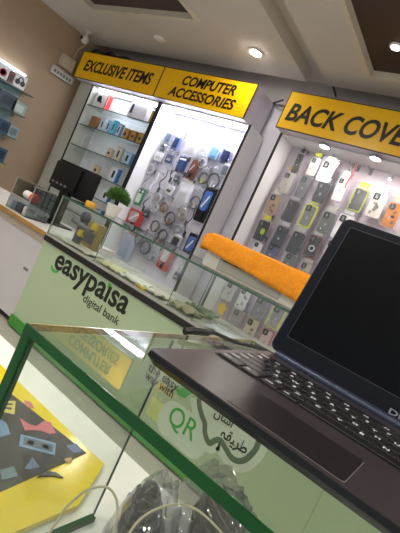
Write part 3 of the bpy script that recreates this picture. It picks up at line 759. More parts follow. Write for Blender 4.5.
tube(b, smooth_path([(-5.200, 3.332, 2.362), (-5.180, 3.327, 2.470), (-5.140, 3.356, 2.547), (-5.050, 3.326, 2.591)]), 0.012, 7)
single('wall_cable', b, col((150, 138, 120), 0.6), 'pale cable running from the junction box to the corner camera', 'cable', (-5.200, 3.332, 2.362), smooth=True)
b = nb()
tube(b, smooth_path([(-5.10, 3.46, 2.53), (-4.98, 3.44, 2.56), (-4.85, 3.46, 2.545), (-4.72, 3.45, 2.57), (-4.6, 3.46, 2.53), (-4.45, 3.46, 2.545), (-4.33, 3.48, 2.522)]), 0.016, 7)
single('black_cable', b, col((34, 30, 28), 0.5), 'tangled black cable lying on top of the EXCLUSIVE ITEMS sign', 'cable', (-5.1, 3.46, 2.53), smooth=True)
t = thing('power_adapter', 'black adapter lying among cables on top of the first yellow sign', 'adapter', (-4.78, 3.52, 2.5055))
b = nb(); rbox(b, -0.09, 0.09, -0.05, 0.05, 0, 0.07, 0.01); obj('body', b, BLACK, t)
b = nb(); tube(b, smooth_path([(0.09, 0, 0.03), (0.16, -0.02, 0.02), (0.22, 0.0, 0.012)]), 0.008, 6); obj('lead', b, BLACK, t, True)
b = nb()
tube(b, smooth_path([(-2.562, 3.800, 2.503), (-2.473, 3.800, 2.520), (-2.253, 3.600, 2.488)]), 0.009, 6)
single('loose_wire', b, col((48, 46, 46), 0.6), 'loose dark wire low in the gap between the second and third signs', 'wire', (-2.473, 3.800, 2.520), smooth=True)
b = nb()
tube(b, smooth_path([(-2.104, 3.550, 2.707), (-2.136, 3.600, 2.821), (-2.066, 3.650, 2.881), (-1.958, 3.720, 2.828), (-1.838, 3.760, 2.681)]), 0.009, 6)
single('loose_wire', b, col((48, 46, 46), 0.6), 'arching dark wire hanging from the ceiling channel above the third sign', 'wire', (-2.066, 3.650, 2.881), smooth=True)

# ================================================================ THE LONG GREEN COUNTER
YK, YKB = 1.69, 2.14
KX0, KX1 = -2.19, 0.95
ZB, ZT = 0.62, 0.868
t = thing('glass_counter', 'long glass topped counter with pale green easypaisa front', 'counter', (KX0, YK, 0))
far = t; o = tuple(t.location)
GREEN = mat('panel_green', (176, 194, 158), 0.42, var=0.03, scale=2)
b = nb(); box(b, KX0, KX1, YK + 0.004, YKB, 0.03, ZB - 0.044); obj('cabinet_body', b, WHITE, t, origin=o)
b = nb(); box(b, KX0, KX1, YK, YK + 0.004, 0.075, ZB - 0.044); fp = obj('front_panel', b, GREEN, t, origin=o)
b = nb(); box(b, KX0 - 0.004, KX1, YK - 0.010, YK + 0.004, 0.012, 0.075); obj('skirting', b, mat('leaf_green', (62, 142, 52), 0.4), t, origin=o)
b = nb(); box(b, KX0, KX1, YK + 0.03, YKB, 0.0, 0.03); obj('plinth', b, BLACK, t, origin=o)
b = nb(); box(b, KX0, KX1, YK - 0.012, YKB, ZB - 0.044, ZB - 0.012); obj('ledge', b, mat('ledge_black', (26, 22, 22), 0.4), t, origin=o)
b = nb(); box(b, KX0, KX1, YK - 0.003, YKB, ZB - 0.012, ZB); obj('deck', b, mat('deck_grey', (176, 172, 162), 0.5), t, origin=o)
g = 0.006
b = nb(); box(b, KX0, KX1, YK, YK + g, ZB, ZT - 0.008); obj('front_glass', b, GLASS, t, origin=o)
b = nb(); box(b, KX0, KX1, YK, YKB, ZT - 0.008, ZT); tg = obj('top_glass', b, GLASS, t, origin=o)
b = nb(); box(b, KX0, KX1, YK - 0.003, YK, ZT - 0.010, ZT + 0.001); box(b, KX0, KX1, YKB, YKB + 0.003, ZT - 0.009, ZT + 0.001); box(b, KX0 - 0.003, KX0, YK - 0.003, YKB + 0.003, ZT - 0.009, ZT + 0.001); obj('edge', b, EDGEF, tg, origin=o)
b = nb(); box(b, KX0, KX0 + g, YK + g, YKB, ZB, ZT - 0.008); sgl = obj('side_glass', b, GLASS, t, origin=o)
b = nb(); box(b, KX0 - 0.004, KX0 + 0.006, YK - 0.004, YK, ZB, ZT); obj('front_edge', b, mat('glass_edge_grey', (120, 136, 122), 0.2), sgl, origin=o); b = nb(); box(b, KX0 - 0.002, KX0 + 0.006, YKB, YKB + 0.004, ZB, ZT); obj('back_edge', b, MATS['glass_edge_grey'], sgl, origin=o)
for x in ((-1.748, 1.700, 0.843)[0], (-1.017, 1.700, 0.862)[0], (-1.180, 1.700, 0.850)[0]):
    b = nb(); box(b, x, x + g, YK + g, YKB, ZB, ZT - 0.008); dg_ = obj('divider_glass', b, GLASS, t, origin=o)
    b = nb(); box(b, x + 0.0015, x + g - 0.0015, YK + g + 0.0005, YK + g + 0.002, ZB, ZT - 0.008); obj('edge', b, EDGEF, dg_, origin=o)
# printing on the green panel
DK = mat('print_black', (20, 26, 20), 0.4)
PG = mat('print_green', (72, 168, 74), 0.4)
PW = mat('print_pale', (206, 220, 198), 0.42)
def decal(name, bm, m):
    return obj(name, bm, m, fp, origin=o)
ea, eb = (-2.025, 1.690, 0.456), (-1.382, 1.690, 0.483)
b = text_bm('easypa\u0131sa', eb[0] - ea[0], None, 0.001, 0, 0.022, 1.0)
xs = [v.co.z for v in b.verts]; full = max(xs)
for v in b.verts: v.co.z *= 0.128 / full
decal('lettering', moved(b, ea[0], YK - 0.0005, 0.424), DK)
pd = (-1.557, 1.690, 0.551)
b = nb(); prism(b, ell(pd[0], pd[2], 0.017, 0.014, 16), 'y', YK - 0.0012, YK + 0.0005); decal('green_dot', b, PG); b = nb()
sm_ = (-1.998, 1.690, 0.462)
prism(b, [(sm_[0] - 0.005 + 0.042 * math.cos(a), sm_[2] + 0.008 + 0.032 * math.sin(a)) for a in [PI + i * PI / 12 for i in range(13)]] + [(sm_[0] - 0.005 + 0.028 * math.cos(a), sm_[2] + 0.008 + 0.014 * math.sin(a)) for a in [2 * PI - i * PI / 12 for i in range(13)]], 'y', YK - 0.0012, YK + 0.0005)
decal('green_smile', b, PG)
da, db = (-1.693, 1.690, 0.404), (-1.396, 1.690, 0.417)
b = text_bm('digital bank', db[0] - da[0], 0.058, 0.001, 0, 0.004); decal('lettering', moved(b, da[0], YK - 0.0005, 0.384), DK)
a1, a2 = (-1.116, 1.690, 0.300), (-0.923, 1.690, 0.310)
b = text_bm('the easy', a2[0] - a1[0], 0.056, 0.001, 0, 0.012); decal('lettering', moved(b, a1[0], YK - 0.0005, (a1[2] + a2[2]) / 2 - 0.012), DK)
a1, a2 = (-1.114, 1.690, 0.256), (-0.931, 1.690, 0.269)
b = text_bm('way with', a2[0] - a1[0], 0.054, 0.001, 0, 0.012); decal('lettering', moved(b, a1[0], YK - 0.0005, (a1[2] + a2[2]) / 2 - 0.010), DK)
lf = (-0.888, 1.690, 0.326)
b = nb(); prism(b, [(lf[0] - 0.045, lf[2] - 0.012), (lf[0] - 0.02, lf[2] - 0.028), (lf[0] + 0.015, lf[2] - 0.02), (lf[0] + 0.042, lf[2] + 0.022), (lf[0] + 0.01, lf[2] + 0.024), (lf[0] - 0.02, lf[2] + 0.012)], 'y', YK - 0.0012, YK + 0.0005); decal('leaf_mark', b, PG)
q1, q2 = (-0.906, 1.690, 0.188), (-0.749, 1.690, 0.216)
qx = (q1[0] + q2[0]) / 2
b = nb(); prism(b, rrect(qx + 0.01, 0.185, 0.28, 0.17, 0.07, 8), 'y', YK - 0.0008, YK + 0.0005); decal('pale_badge', b, PW)
b = text_bm('QR', q2[0] - q1[0], 0.105, 0.0008, 0, 0.004); decal('lettering', moved(b, q1[0], YK - 0.0008, 0.150), PG)
yq = (-0.976, 1.690, 0.179)
b = nb(); box(b, yq[0] - 0.05, yq[0] + 0.035, YK - 0.0007, YK + 0.0005, 0.13, 0.22); decal('pale_patch', b, mat('print_yellow_green', (206, 216, 140), 0.42))
BP = [(-0.809, 1.690, 0.345), (-0.790, 1.690, 0.317), (-0.759, 1.690, 0.288), (-0.731, 1.690, 0.267), (-0.713, 1.690, 0.235), (-0.677, 1.690, 0.211), (-0.661, 1.690, 0.232), (-0.639, 1.690, 0.252), (-0.599, 1.690, 0.237), (-0.560, 1.690, 0.222), (-0.524, 1.690, 0.233), (-0.499, 1.690, 0.270), (-0.489, 1.690, 0.336), (-0.529, 1.690, 0.395), (-0.621, 1.690, 0.415), (-0.734, 1.690, 0.406), (-0.791, 1.690, 0.386)]
def band(pts, w, y0):
    pts = smooth_path(pts, 4)
    b = nb(); n = len(pts)
    ins, outs = [], []
    for i in range(n):
        tg_ = pts[(i + 1) % n] - pts[i - 1]; nn = Vector((-tg_.z, 0, tg_.x)).normalized()
        ins.append(b.verts.new((pts[i].x + nn.x * w / 2, y0, pts[i].z + nn.z * w / 2)))
        outs.append(b.verts.new((pts[i].x - nn.x * w / 2, y0, pts[i].z - nn.z * w / 2)))
    for i in range(n - 1):
        b.faces.new((ins[i], ins[i + 1], outs[i + 1], outs[i]))
    return b
b = nb(); prism(b, [(q[0], q[2]) for q in BP], 'y', YK - 0.0006, YK + 0.0005); decal('pale_badge', b, PW)
decal('badge_halo', band(BP + [BP[0]], 0.085, YK - 0.0005), PW)
decal('badge_outline', band(BP + [BP[0]], 0.024, YK - 0.0010), mat('print_grey', (104, 122, 100), 0.42))
ua = (-0.702, 1.690, 0.286)
for body, dx, dz, w, h in (('\ufee5\ufe8e\ufeb3\ufe81', -0.01, 0.045, 0.10, 0.06), ('\ufba7\ufed8\ufbff\ufeae\ufec3', 0.055, -0.015, 0.13, 0.065)):
    b = text_bm(body, w, h, 0.001, 0, 0.012)
    if len(b.verts) > 20:
        decal('lettering', moved(b, ua[0] + dx, YK - 0.0010, ua[2] + dz - 0.02), DK)
for px in ((-0.739, 1.690, 0.291), (-0.203, 1.690, 0.314)):
    b = nb(); box(b, px[0] - 0.001, px[0] + 0.001, YK - 0.0004, YK + 0.0005, 0.076, ZB - 0.045); decal('panel_joint', b, mat('joint', (120, 146, 104), 0.5))

# contents of the long counter
def paper(label, p, w, d, rot, c, name='paper_sheet', z=ZB, wav=0.006, lift=0.0):
    b = nb()
    nx, ny = 8, 6
    vs = [[b.verts.new(((i / nx - 0.5) * w, (j / ny - 0.5) * d, 0.008 + lift + wav * noise.noise(Vector((i * 0.7 + p[0] * 9, j * 0.8, p[1] * 5))) + wav)) for i in range(nx + 1)] for j in range(ny + 1)]
    for j in range(ny):
        for i in range(nx):
            b.faces.new((vs[j][i], vs[j][i + 1], vs[j + 1][i + 1], vs[j + 1][i]))
    r = bmesh.ops.extrude_face_region(b, geom=list(b.faces))
    bmesh.ops.translate(b, vec=(0, 0, -0.008), verts=[v for v in r['geom'] if isinstance(v, bmesh.types.BMVert)])
    lo = min(v.co.z for v in b.verts)
    ob = obj(name, b, col(c, 0.5), None, True)
    ob.location = (p[0], p[1], z - lo + 0.0004); ob.rotation_euler = (0, 0, rot)
    return tag(ob, label, 'paper' if name == 'paper_sheet' else 'bag')
paper('crumpled white sheet under the gimbal inside the counter', (-1.96, 1.775, 0), 0.28, 0.13, 0.06, (206, 204, 192), wav=0.016)
paper('pale yellow sheet inside the counter above the first printed letters', (-1.66, 1.78, 0), 0.19, 0.13, -0.06, (212, 202, 158), wav=0.016)
paper('white paper strip in the middle of the counter deck', (-1.47, 1.78, 0), 0.17, 0.13, 0.08, (214, 212, 202), wav=0.016)
paper('small bright yellow card inside the counter', (-1.385, 1.722, 0), 0.06, 0.03, 0.2, (226, 190, 40), wav=0.006, lift=0.02)
paper('white wrinkled packet between the yellow card and the khaki pouch', (-1.31, 1.79, 0), 0.13, 0.13, -0.08, (206, 200, 186), 'poly_packet', wav=0.016)
paper('khaki green pouch lying at the front of the counter deck', (-1.125, 1.79, 0), 0.165, 0.13, -0.08, (150, 142, 104), 'pouch', wav=0.026)
paper('dark green pouch behind the khaki one', (-1.13, 1.95, 0), 0.16, 0.12, 0.05, (96, 108, 72), 'pouch', wav=0.026)
paper('white glossy packet at the right of the khaki pouch', (-0.86, 1.80, 0), 0.20, 0.15, 0.1, (206, 208, 214), 'poly_packet', wav=0.014)
paper('beige wrapped packet beyond the white one inside the counter', (-0.63, 1.82, 0), 0.16, 0.14, -0.1, (196, 186, 162), 'poly_packet', wav=0.014)
# grey gimbal / handheld light
t = thing('handheld_gimbal', 'grey handheld gimbal with round head and yellow knobs in the counter', 'gadget', (-2.0, 1.78, ZB + 0.0005))
o = tuple(t.location)
hp_ = (-2.028, 1.770, 0.801)
b = nb(); lathe(b, [(0.004, -0.022), (0.024, -0.020), (0.036, -0.009), (0.038, 0.007), (0.026, 0.020), (0.004, 0.023)], hp_, 20, 'y'); obj('round_head', b, col((66, 68, 82), 0.4), t, True, o)
b = nb(); tube(b, smooth_path([(-2.079, 1.730, 0.764), (-2.047, 1.740, 0.759), (-1.999, 1.745, 0.752), (-1.955, 1.750, 0.750), (-1.918, 1.750, 0.751)]), 0.017, 10); obj('handle', b, col((104, 106, 112), 0.4), t, True, o)
b = nb(); tube(b, smooth_path([(-1.956, 1.745, 0.716), (-1.920, 1.745, 0.749), (-1.902, 1.750, 0.770), (-1.893, 1.750, 0.785)]), 0.014, 10); obj('arm', b, col((96, 98, 104), 0.4), t, True, o)
b = nb(); lathe(b, [(0.02, -0.02), (0.022, 0.0), (0.018, 0.02)], (-1.972, 1.735, 0.714), 14); obj('yellow_knob', b, col((190, 166, 60), 0.4), t, True, o)
b = nb(); lathe(b, [(0.020, -0.02), (0.022, 0.0), (0.018, 0.02)], (-1.884, 1.735, 0.784), 14); obj('yellow_knob', b, col((190, 166, 60), 0.4), t, True, o)
b = nb(); rbox(b, hp_[0] - 0.02, hp_[0] + 0.03, 1.755, 1.785, ZB + 0.0005, hp_[2] - 0.02, 0.006); obj('foot', b, col((86, 88, 94), 0.5), t, True, o)
t = thing('grip_box', 'dull brown and yellow box standing beside the gimbal head', 'box', (-2.08, 1.93, ZB + 0.0005))
b = nb(); rbox(b, -0.06, 0.06, -0.03, 0.03, 0, 0.17, 0.004); obj('carton', b, col((150, 136, 90), 0.5), t)
b = nb(); box(b, -0.05, 0.05, -0.0315, -0.0295, 0.03, 0.10); obj('front_print', b, col((90, 90, 96), 0.5), t)

# on top of the long counter ------------------------------------------------------
t = thing('potted_plant', 'bushy green plant in a white pot on the counter top', 'plant', ((-1.999, 1.920, 0.909)[0], 1.92, ZT + 0.0008))
b = nb(); lathe(b, [(0.034, 0), (0.044, 0.05), (0.048, 0.070), (0.049, 0.075), (0.043, 0.075), (0.040, 0.066)], seg=24); obj('pot', b, col((226, 220, 214), 0.45), t, True)
b = nb(); lathe(b, [(0.039, 0.058), (0.039, 0.066), (0.01, 0.068)], seg=20); obj('soil', b, col((60, 46, 34), 0.9), t)
b = nb()
rnd = random.Random(3)
for i in range(1800):
    th_, ph = rnd.uniform(0, 2 * PI), math.acos(rnd.uniform(-0.35, 1))
    R_ = 0.066 * (0.5 + 0.45 * rnd.random())
    d = Vector((math.sin(ph) * math.cos(th_), math.sin(ph) * math.sin(th_), math.cos(ph)))
    c = Vector((0, 0, 0.118)) + Vector((d.x * 1.1, d.y * 1.1, d.z * 0.95)) * R_
    s = 0.009 + 0.006 * rnd.random()
    a = d.cross(Vector((rnd.uniform(-1, 1), rnd.uniform(-1, 1), rnd.uniform(-1, 1)))).normalized(); e = (d + Vector((0, 0, 0.4))).normalized()
    v = [b.verts.new(c - a * s * 0.4), b.verts.new(c + e * s * 0.6 + d * 0.002), b.verts.new(c + a * s * 0.4), b.verts.new(c + e * s * 1.6)]
    b.faces.new((v[0], v[1], v[3])); b.faces.new((v[1], v[2], v[3])); b.faces.new((v[0], v[2], v[1]))
lv = obj('foliage', b, mat('leaf', (84, 124, 56), 0.6, var=0.4, scale=40), t)
lv['kind'] = 'stuff'
t = thing('yellow_tape_roll', 'small yellow tape roll on the counter top beside the monitor', 'tape', ((-2.044, 1.780, 0.890)[0], 1.78, ZT + 0.0008))
b = nb(); lathe(b, [(0.030, 0), (0.033, 0.008), (0.033, 0.026), (0.030, 0.034), (0.018, 0.034), (0.018, 0.0)], seg=24); obj('roll', b, col((220, 166, 40), 0.4), t, True)
b = nb(); lathe(b, [(0.0178, 0.001), (0.0178, 0.033), (0.014, 0.033), (0.014, 0.001)], seg=20); obj('core', b, col((180, 150, 110), 0.6), t, True)

# towel covered box
YT0, YT1 = 1.76, 1.98
tx0, tx1 = (-1.140, 1.760, 0.900)[0], (-0.598, 1.760, 0.921)[0]
t = thing('long_white_box', 'long white boxed device half covered by an orange towel', 'box', ((tx0 + tx1) / 2, YT0, ZT + 0.0008))
hw = (tx1 - tx0) / 2
b = nb(); rbox(b, -hw, hw, 0.0, 0.20, 0, 0.145, 0.012); obj('housing', b, col((214, 208, 200), 0.45), t, True)
b = nb(); rbox(b, -hw * 0.66, hw * 0.62, -0.006, 0.004, 0.012, 0.066, 0.004); obj('grey_panel', b, col((166, 160, 150), 0.4), t)
b = nb(); box(b, -hw * 0.58, hw * 0.54, -0.0075, -0.005, 0.060, 0.066); obj('slot', b, col((44, 36, 32), 0.5), t)
# towel: draped grid
b = nb()
TW = mat('towel_orange', (238, 146, 22), 0.9, var=0.07, scale=60, bump=0.4)
nx, ny = 44, 26
H0 = 0.159
grid = []
def drape(s, top, half, drop, rad=0.012):
    """arc length s from the middle -> (offset, height) over a box of half width with rounded edge"""
    a = abs(s); sg = 1 if s >= 0 else -1
    if a <= half - rad:
        return s, 0.0
    q = a - (half - rad)
    if q < rad * PI / 2:
        return sg * (half - rad + rad * math.sin(q / rad)), -rad * (1 - math.cos(q / rad))
    return sg * half, -rad - (q - rad * PI / 2)
cxm, cym = (tx0 + tx1) / 2, (YT0 + YT1) / 2
for j in range(ny + 1):
    row = []
    for i in range(nx + 1):
        u = (i / nx - 0.5) * 2; v = (j / ny - 0.5) * 2
        su = u * (hw + 0.125 + 0.03 * u); sv = v * (0.208 + 0.032 * u)
        ox, hz1 = drape(su, 0, hw + 0.012, 0.08)
        oy, hz2 = drape(sv, 0, 0.114, 0.08)
        n1 = noise.noise(Vector((u * 5, v * 3, 1.3)))
        n2 = noise.noise(Vector((u * 14, v * 4, 7.7)))
        z = H0 + min(hz1, hz2) if (hz1 < 0 and hz2 < 0) else H0 + hz1 + hz2
        hang = max(0, -(hz1 + hz2))
        z += 0.004 * n1 * (1 if hang < 0.01 else 0.4)
        out = 0.012 * (n2 + 0.5) * min(1, hang / 0.05)
        z = max(z, 0.004)
        if hz2 < 0: oy += (1 if v > 0 else -1) * (abs(out) + 0.004)
        if hz1 < 0: ox += (1 if u > 0 else -1) * (abs(out) + 0.004)
        row.append(b.verts.new((ox, oy, z + 0.004 * n1 * (hang > 0.03))))
    grid.append(row)
for j in range(ny):
    for i in range(nx):
        b.faces.new((grid[j][i], grid[j][i + 1], grid[j + 1][i + 1], grid[j + 1][i]))
tw = obj('towel', b, TW, None, True)
md = tw.modifiers.new('thick', 'SOLIDIFY'); md.thickness = 0.006; md.offset = 1
tw.location = (cxm, (YT0 + YT0 + 0.20) / 2, ZT + 0.001)
tag(tw, 'bright orange towel draped over the long white box on the counter', 'towel')

# ================================================================ WHITE DESK AT THE LEFT
DX0 = -4.6
t = thing('service_desk', 'white fronted desk with wood edged top left of the green counter', 'desk', (DX0, YK, 0))
o = tuple(t.location)
b = nb(); box(b, DX0, KX0 - 0.008, YK + 0.012, YKB + 0.15, 0.04, 0.545); obj('front_body', b, mat('desk_white', (200, 196, 198), 0.45, var=0.02), t, origin=o)
b = nb(); box(b, DX0, KX0 - 0.008, YK + 0.006, YK + 0.012, 0.545, 0.60); obj('upper_rail', b, mat('desk_rail', (176, 160, 146), 0.5), t, origin=o)
b = nb(); box(b, DX0, KX0 - 0.008, YK + 0.012, YKB + 0.15, 0.545, 0.60); obj('top_core', b, WHITE, t, origin=o)
b = nb(); box(b, DX0, KX0 - 0.008, YK - 0.008, YKB + 0.17, 0.60, 0.62); obj('desk_top', b, mat('desk_top', (214, 208, 204), 0.4), t, origin=o)
b = nb(); box(b, DX0, KX0 - 0.008, YK - 0.012, YK - 0.008, 0.596, 0.621); obj('wood_edging', b, mat('wood_edge', (164, 122, 62), 0.5, var=0.2, scale=12), t, origin=o)
b = nb(); box(b, DX0, KX0 - 0.008, YK + 0.04, YKB + 0.12, 0, 0.04); obj('plinth', b, BLACK, t, origin=o)
st = (-2.263, 1.700, 0.350)
b = nb(); prism(b, rrect(st[0], st[2], 0.05, 0.018, 0.003), 'y', YK + 0.0108, YK + 0.0125); obj('lock_plate', b, col((120, 116, 114), 0.4), t, origin=o)

# monitor (seen from behind)
mp = [(-2.803, 2.020, 1.061), (-2.365, 2.020, 1.099), (-2.374, 2.020, 0.872), (-2.835, 2.020, 0.842)]
mx0, mx1 = (mp[0][0] + mp[3][0]) / 2, (mp[1][0] + mp[2][0]) / 2
mz0, mz1 = (mp[2][2] + mp[3][2]) / 2, (mp[0][2] + mp[1][2]) / 2
mx0 -= 0.03; mx1 -= 0.03
mc = (mx0 + mx1) / 2
t = thing('computer_monitor', 'black flat monitor with its back to the camera on the white desk', 'monitor', (mc, 2.06, 0.6205))
mb = mat('monitor_black', (11, 11, 13), 0.5, spec=0.25)
w2 = (mx1 - mx0) / 2
b = nb(); rbox(b, -w2, w2, -0.02, 0.03, mz0 - 0.62, mz1 - 0.62, 0.008); obj('rear_shell', b, mb, t, True)
b = nb(); rbox(b, -w2 * 0.95, w2 * 0.38, -0.045, -0.018, mz0 - 0.60, mz1 - 0.64, 0.008); hs = obj('rear_housing', b, mat('monitor_dark', (9, 9, 10), 0.55, spec=0.25), t, True)
for i in range(4):
    b = nb(); box(b, -w2 * 0.80 + i * 0.05, -w2 * 0.80 + i * 0.05 + 0.028, -0.047, -0.044, mz0 - 0.60 + 0.02, mz0 - 0.60 + 0.035); obj('port', b, col((96, 96, 98), 0.4), hs)

b = nb(); box(b, -w2 * 0.97, w2 * 0.97, 0.03, 0.033, mz0 - 0.605, mz1 - 0.635); obj('screen', b, mat('monitor_screen', (14, 16, 20), 0.15), t)
sx = (-2.643, 2.040, 0.805)[0] - mc
b = nb(); rbox(b, sx - 0.05, sx + 0.05, -0.035, 0.01, 0.006, mz0 - 0.60, 0.01); obj('stand_neck', b, mb, t, True)
b = nb(); rbox(b, sx - 0.09, sx + 0.09, -0.10, 0.10, 0, 0.012, 0.005); obj('stand_base', b, mb, t)

# acrylic organiser on the desk
ox0, ox1 = -2.72, -2.46
t = thing('acrylic_organiser', 'clear two-tier acrylic organiser at the end of the white desk', 'organiser', (-2.63, 1.80, 0.6205), (0, 0, 0))
ACR = clear('acrylic', (214, 220, 220), 0.08)
AE = mat('acrylic_edge', (150, 146, 136), 0.25)
b = nb()
for z in (0.0, 0.10):
    box(b, -0.115, 0.115, -0.08, 0.10, z, z + 0.005)
box(b, -0.115, -0.11, -0.08, 0.10, 0, 0.21); box(b, 0.11, 0.115, -0.08, 0.10, 0, 0.21); box(b, -0.11, 0.11, 0.095, 0.10, 0, 0.21)
obj('tiers', b, ACR, t)
b = nb()
for x in (-0.117, 0.111):
    box(b, x, x + 0.006, -0.084, -0.080, 0, 0.215); box(b, x, x + 0.006, -0.08, 0.10, 0.21, 0.216)
box(b, -0.111, 0.111, -0.084, -0.080, 0.0, 0.008); box(b, -0.111, 0.111, -0.084, -0.080, 0.098, 0.106); obj('edges', b, AE, t)
def on_desk(name, label, cat, x, y, z, parts):
    t = thing(name, label, cat, (x, y, z + 0.0006))
    for n, bmf, m in parts:
        b = nb(); bmf(b); obj(n, b, m, t, True)
on_desk('paper_roll', 'white paper roll with orange cap in the organiser', 'roll', -2.60, 1.77, 0.7265, [
    ('roll', lambda b: lathe(b, [(0.027, -0.06), (0.027, 0.05), (0.01, 0.05)], (0, 0, 0.027), 18, 'x'), col((226, 222, 216), 0.5)),
    ('orange_cap', lambda b: lathe(b, [(0.029, 0.02), (0.029, 0.062), (0.008, 0.064)], (0, 0, 0.028), 18, 'x'), col((226, 84, 36), 0.4))])
on_desk('black_gadget', 'black gadget at the back of the organiser top tier', 'gadget', -2.67, 1.84, 0.7265, [
    ('body', lambda b: rbox(b, -0.045, 0.045, -0.02, 0.02, 0, 0.085, 0.006), BLACK),
    ('cap', lambda b: rbox(b, -0.03, 0.03, -0.015, 0.015, 0.085, 0.10, 0.004), col((70, 66, 62), 0.4))])
for k, (x, c, lab) in enumerate(((-2.70, (96, 106, 120), 'slate blue card stack in the organiser bottom tier at left'), (-2.63, (60, 64, 68), 'dark grey card stack in the organiser bottom tier'), (-2.56, (196, 194, 190), 'pale card stack in the organiser bottom tier at right'))):
    on_desk('card_stack', lab, 'cards', x, 1.77, 0.6255, [
        ('cards', lambda b: rbox(b, -0.026, 0.026, -0.03, 0.03, 0, 0.055, 0.003), col(c, 0.5)),
        ('top_card', lambda b: box(b, -0.024, 0.024, -0.028, 0.028, 0.055, 0.058), col(tuple(min(255, v + 40) for v in c), 0.4))])

# ================================================================ NEAR GLASS COUNTER
NX0, NX1, NY0, NY1 = -0.272, 0.85, 0.227, 0.655
NT, NB = 0.878, 0.624
t = thing('near_glass_counter', 'near glass counter that carries the laptop, with thick green glass edges', 'counter', (NX0, NY0, 0))
o = tuple(t.location)
b = nb(); box(b, -1.3, NX1, NY0 - 0.01, 0.56, 0, NB - 0.018); obj('cabinet_body', b, WHITE, t, origin=o)
b = nb(); box(b, -1.3, NX1, NY0 - 0.02, 0.585, NB - 0.018, NB); obj('base_board', b, mat('board_white', (238, 235, 228), 0.5, var=0.03), t, origin=o)
g = 0.007
b = nb(); box(b, NX0, NX1, NY0, NY1, NT - g, NT); tp = obj('top_glass', b, GLASS, t, origin=o)
b = nb(); box(b, NX0 - 0.001, NX1, NY0 - 0.0015, NY0, NT - g - 0.0005, NT + 0.0002); obj('front_edge', b, EDGE, tp, origin=o)
b = nb(); box(b, NX0 - 0.0015, NX0, NY0, NY1, NT - g + 0.001, NT + 0.0002); obj('side_edge', b, EDGE_LIT, tp, origin=o)
b = nb(); box(b, NX0, NX1, NY1, NY1 + 0.001, NT - g, NT); obj('back_edge', b, EDGEF, tp, origin=o)
b = nb(); box(b, NX0 + g, NX1, NY0 + 0.001, NY0 + 0.007, NB, NT - g); obj('front_glass', b, GLASS, t, origin=o)
b = nb(); box(b, NX0, NX0 + 0.003, NY0 + 0.007, 0.434, NB, NT - g); sgn = obj('side_glass', b, GLASS, t, origin=o)
b = nb(); box(b, NX0 - 0.001, NX0 + g, NY0 - 0.001, NY0 + 0.007, NB, NT - g); obj('front_edge', b, EDGE, sgn, origin=o)
b = nb(); box(b, NX0, NX0 + 0.003, 0.434, 0.4345, NB, NT - g); obj('back_edge', b, mat('thin_edge', (44, 60, 52), 0.3), sgn, origin=o)
b = nb(); box(b, NX0 - 0.001, NX0 + 0.007, NY0 + 0.007, 0.434, NB, NB + 0.006); obj('bottom_edge', b, EDGE, sgn, origin=o)

# yellow pack with black picture window, on the base board
t = thing('yellow_pack', 'big flat yellow pack with a black picture panel at lower left', 'pack', (-0.38, 0.40, NB + 0.0005))
o = tuple(t.location)
zt = NB + 0.008
b = nb(); prism(b, [(-0.80, 0.510)] + [(q_[0], q_[1]) for q_ in ((-0.633, 0.506, 0.632), (-0.341, 0.515, 0.632))] + [(-0.290, 0.425), (-0.284, 0.245), (-0.80, 0.245)], 'z', NB + 0.0005, zt); obj('yellow_body', b, mat('pack_yellow', (238, 208, 14), 0.16, var=0.05, scale=10), t, origin=o)
T0 = Vector((-0.370, 0.502, 0.633)[:2]); E1 = Vector((-0.197, -0.036)).normalized(); E2 = Vector((0.026, -0.158)).normalized()
q = [T0, T0 + E1 * 0.40, T0 + E1 * 0.40 + E2 * 0.26, T0 + E2 * 0.26]
b = nb(); prism(b, [tuple(v) for v in q], 'z', zt, zt + 0.0015); bp_ = obj('black_panel', b, mat('panel_charcoal', (38, 32, 31), 0.3, spec=0.2, var=0.1), t, origin=o)
zi = zt + 0.0015
def icon(pts, rgb, hgt=0.0006):
    b = nb(); prism(b, pts, 'z', zi, zi + hgt); obj('printed_icon', b, col(rgb, 0.35), bp_, origin=o)
def zp(*ps):
    return [(p[0], p[1]) for p in ps]
icon(zp((-0.470, 0.448, 0.634), (-0.453, 0.454, 0.634), (-0.446, 0.462, 0.634), (-0.455, 0.482, 0.634), (-0.450, 0.492, 0.634), (-0.423, 0.483, 0.634), (-0.423, 0.472, 0.634), (-0.433, 0.464, 0.634), (-0.438, 0.453, 0.634), (-0.441, 0.439, 0.634)), (196, 88, 96))
icon(zp((-0.434, 0.428, 0.634), (-0.402, 0.468, 0.634), (-0.379, 0.450, 0.634), (-0.411, 0.411, 0.634)), (112, 144, 176))
zi += 0.0006
icon(zp((-0.427, 0.429, 0.634), (-0.399, 0.461, 0.634), (-0.386, 0.450, 0.634), (-0.413, 0.419, 0.634)), (70, 84, 98))
icon(zp((-0.419, 0.431, 0.634), (-0.413, 0.437, 0.634), (-0.406, 0.430, 0.634), (-0.412, 0.424, 0.634)), (200, 168, 72))
icon(zp((-0.405, 0.447, 0.634), (-0.399, 0.453, 0.634), (-0.392, 0.447, 0.634), (-0.398, 0.441, 0.634)), (88, 150, 120))
zi -= 0.0006
icon(zp((-0.476, 0.418, 0.634), (-0.461, 0.421, 0.634), (-0.438, 0.413, 0.634), (-0.436, 0.396, 0.634)), (92, 126, 160))
icon(zp((-0.392, 0.479, 0.634), (-0.393, 0.500, 0.634), (-0.372, 0.497, 0.634), (-0.374, 0.481, 0.634)), (92, 110, 150))
icon(zp((-0.368, 0.393, 0.634), (-0.385, 0.416, 0.634), (-0.365, 0.415, 0.634), (-0.365, 0.402, 0.634)), (84, 104, 140))
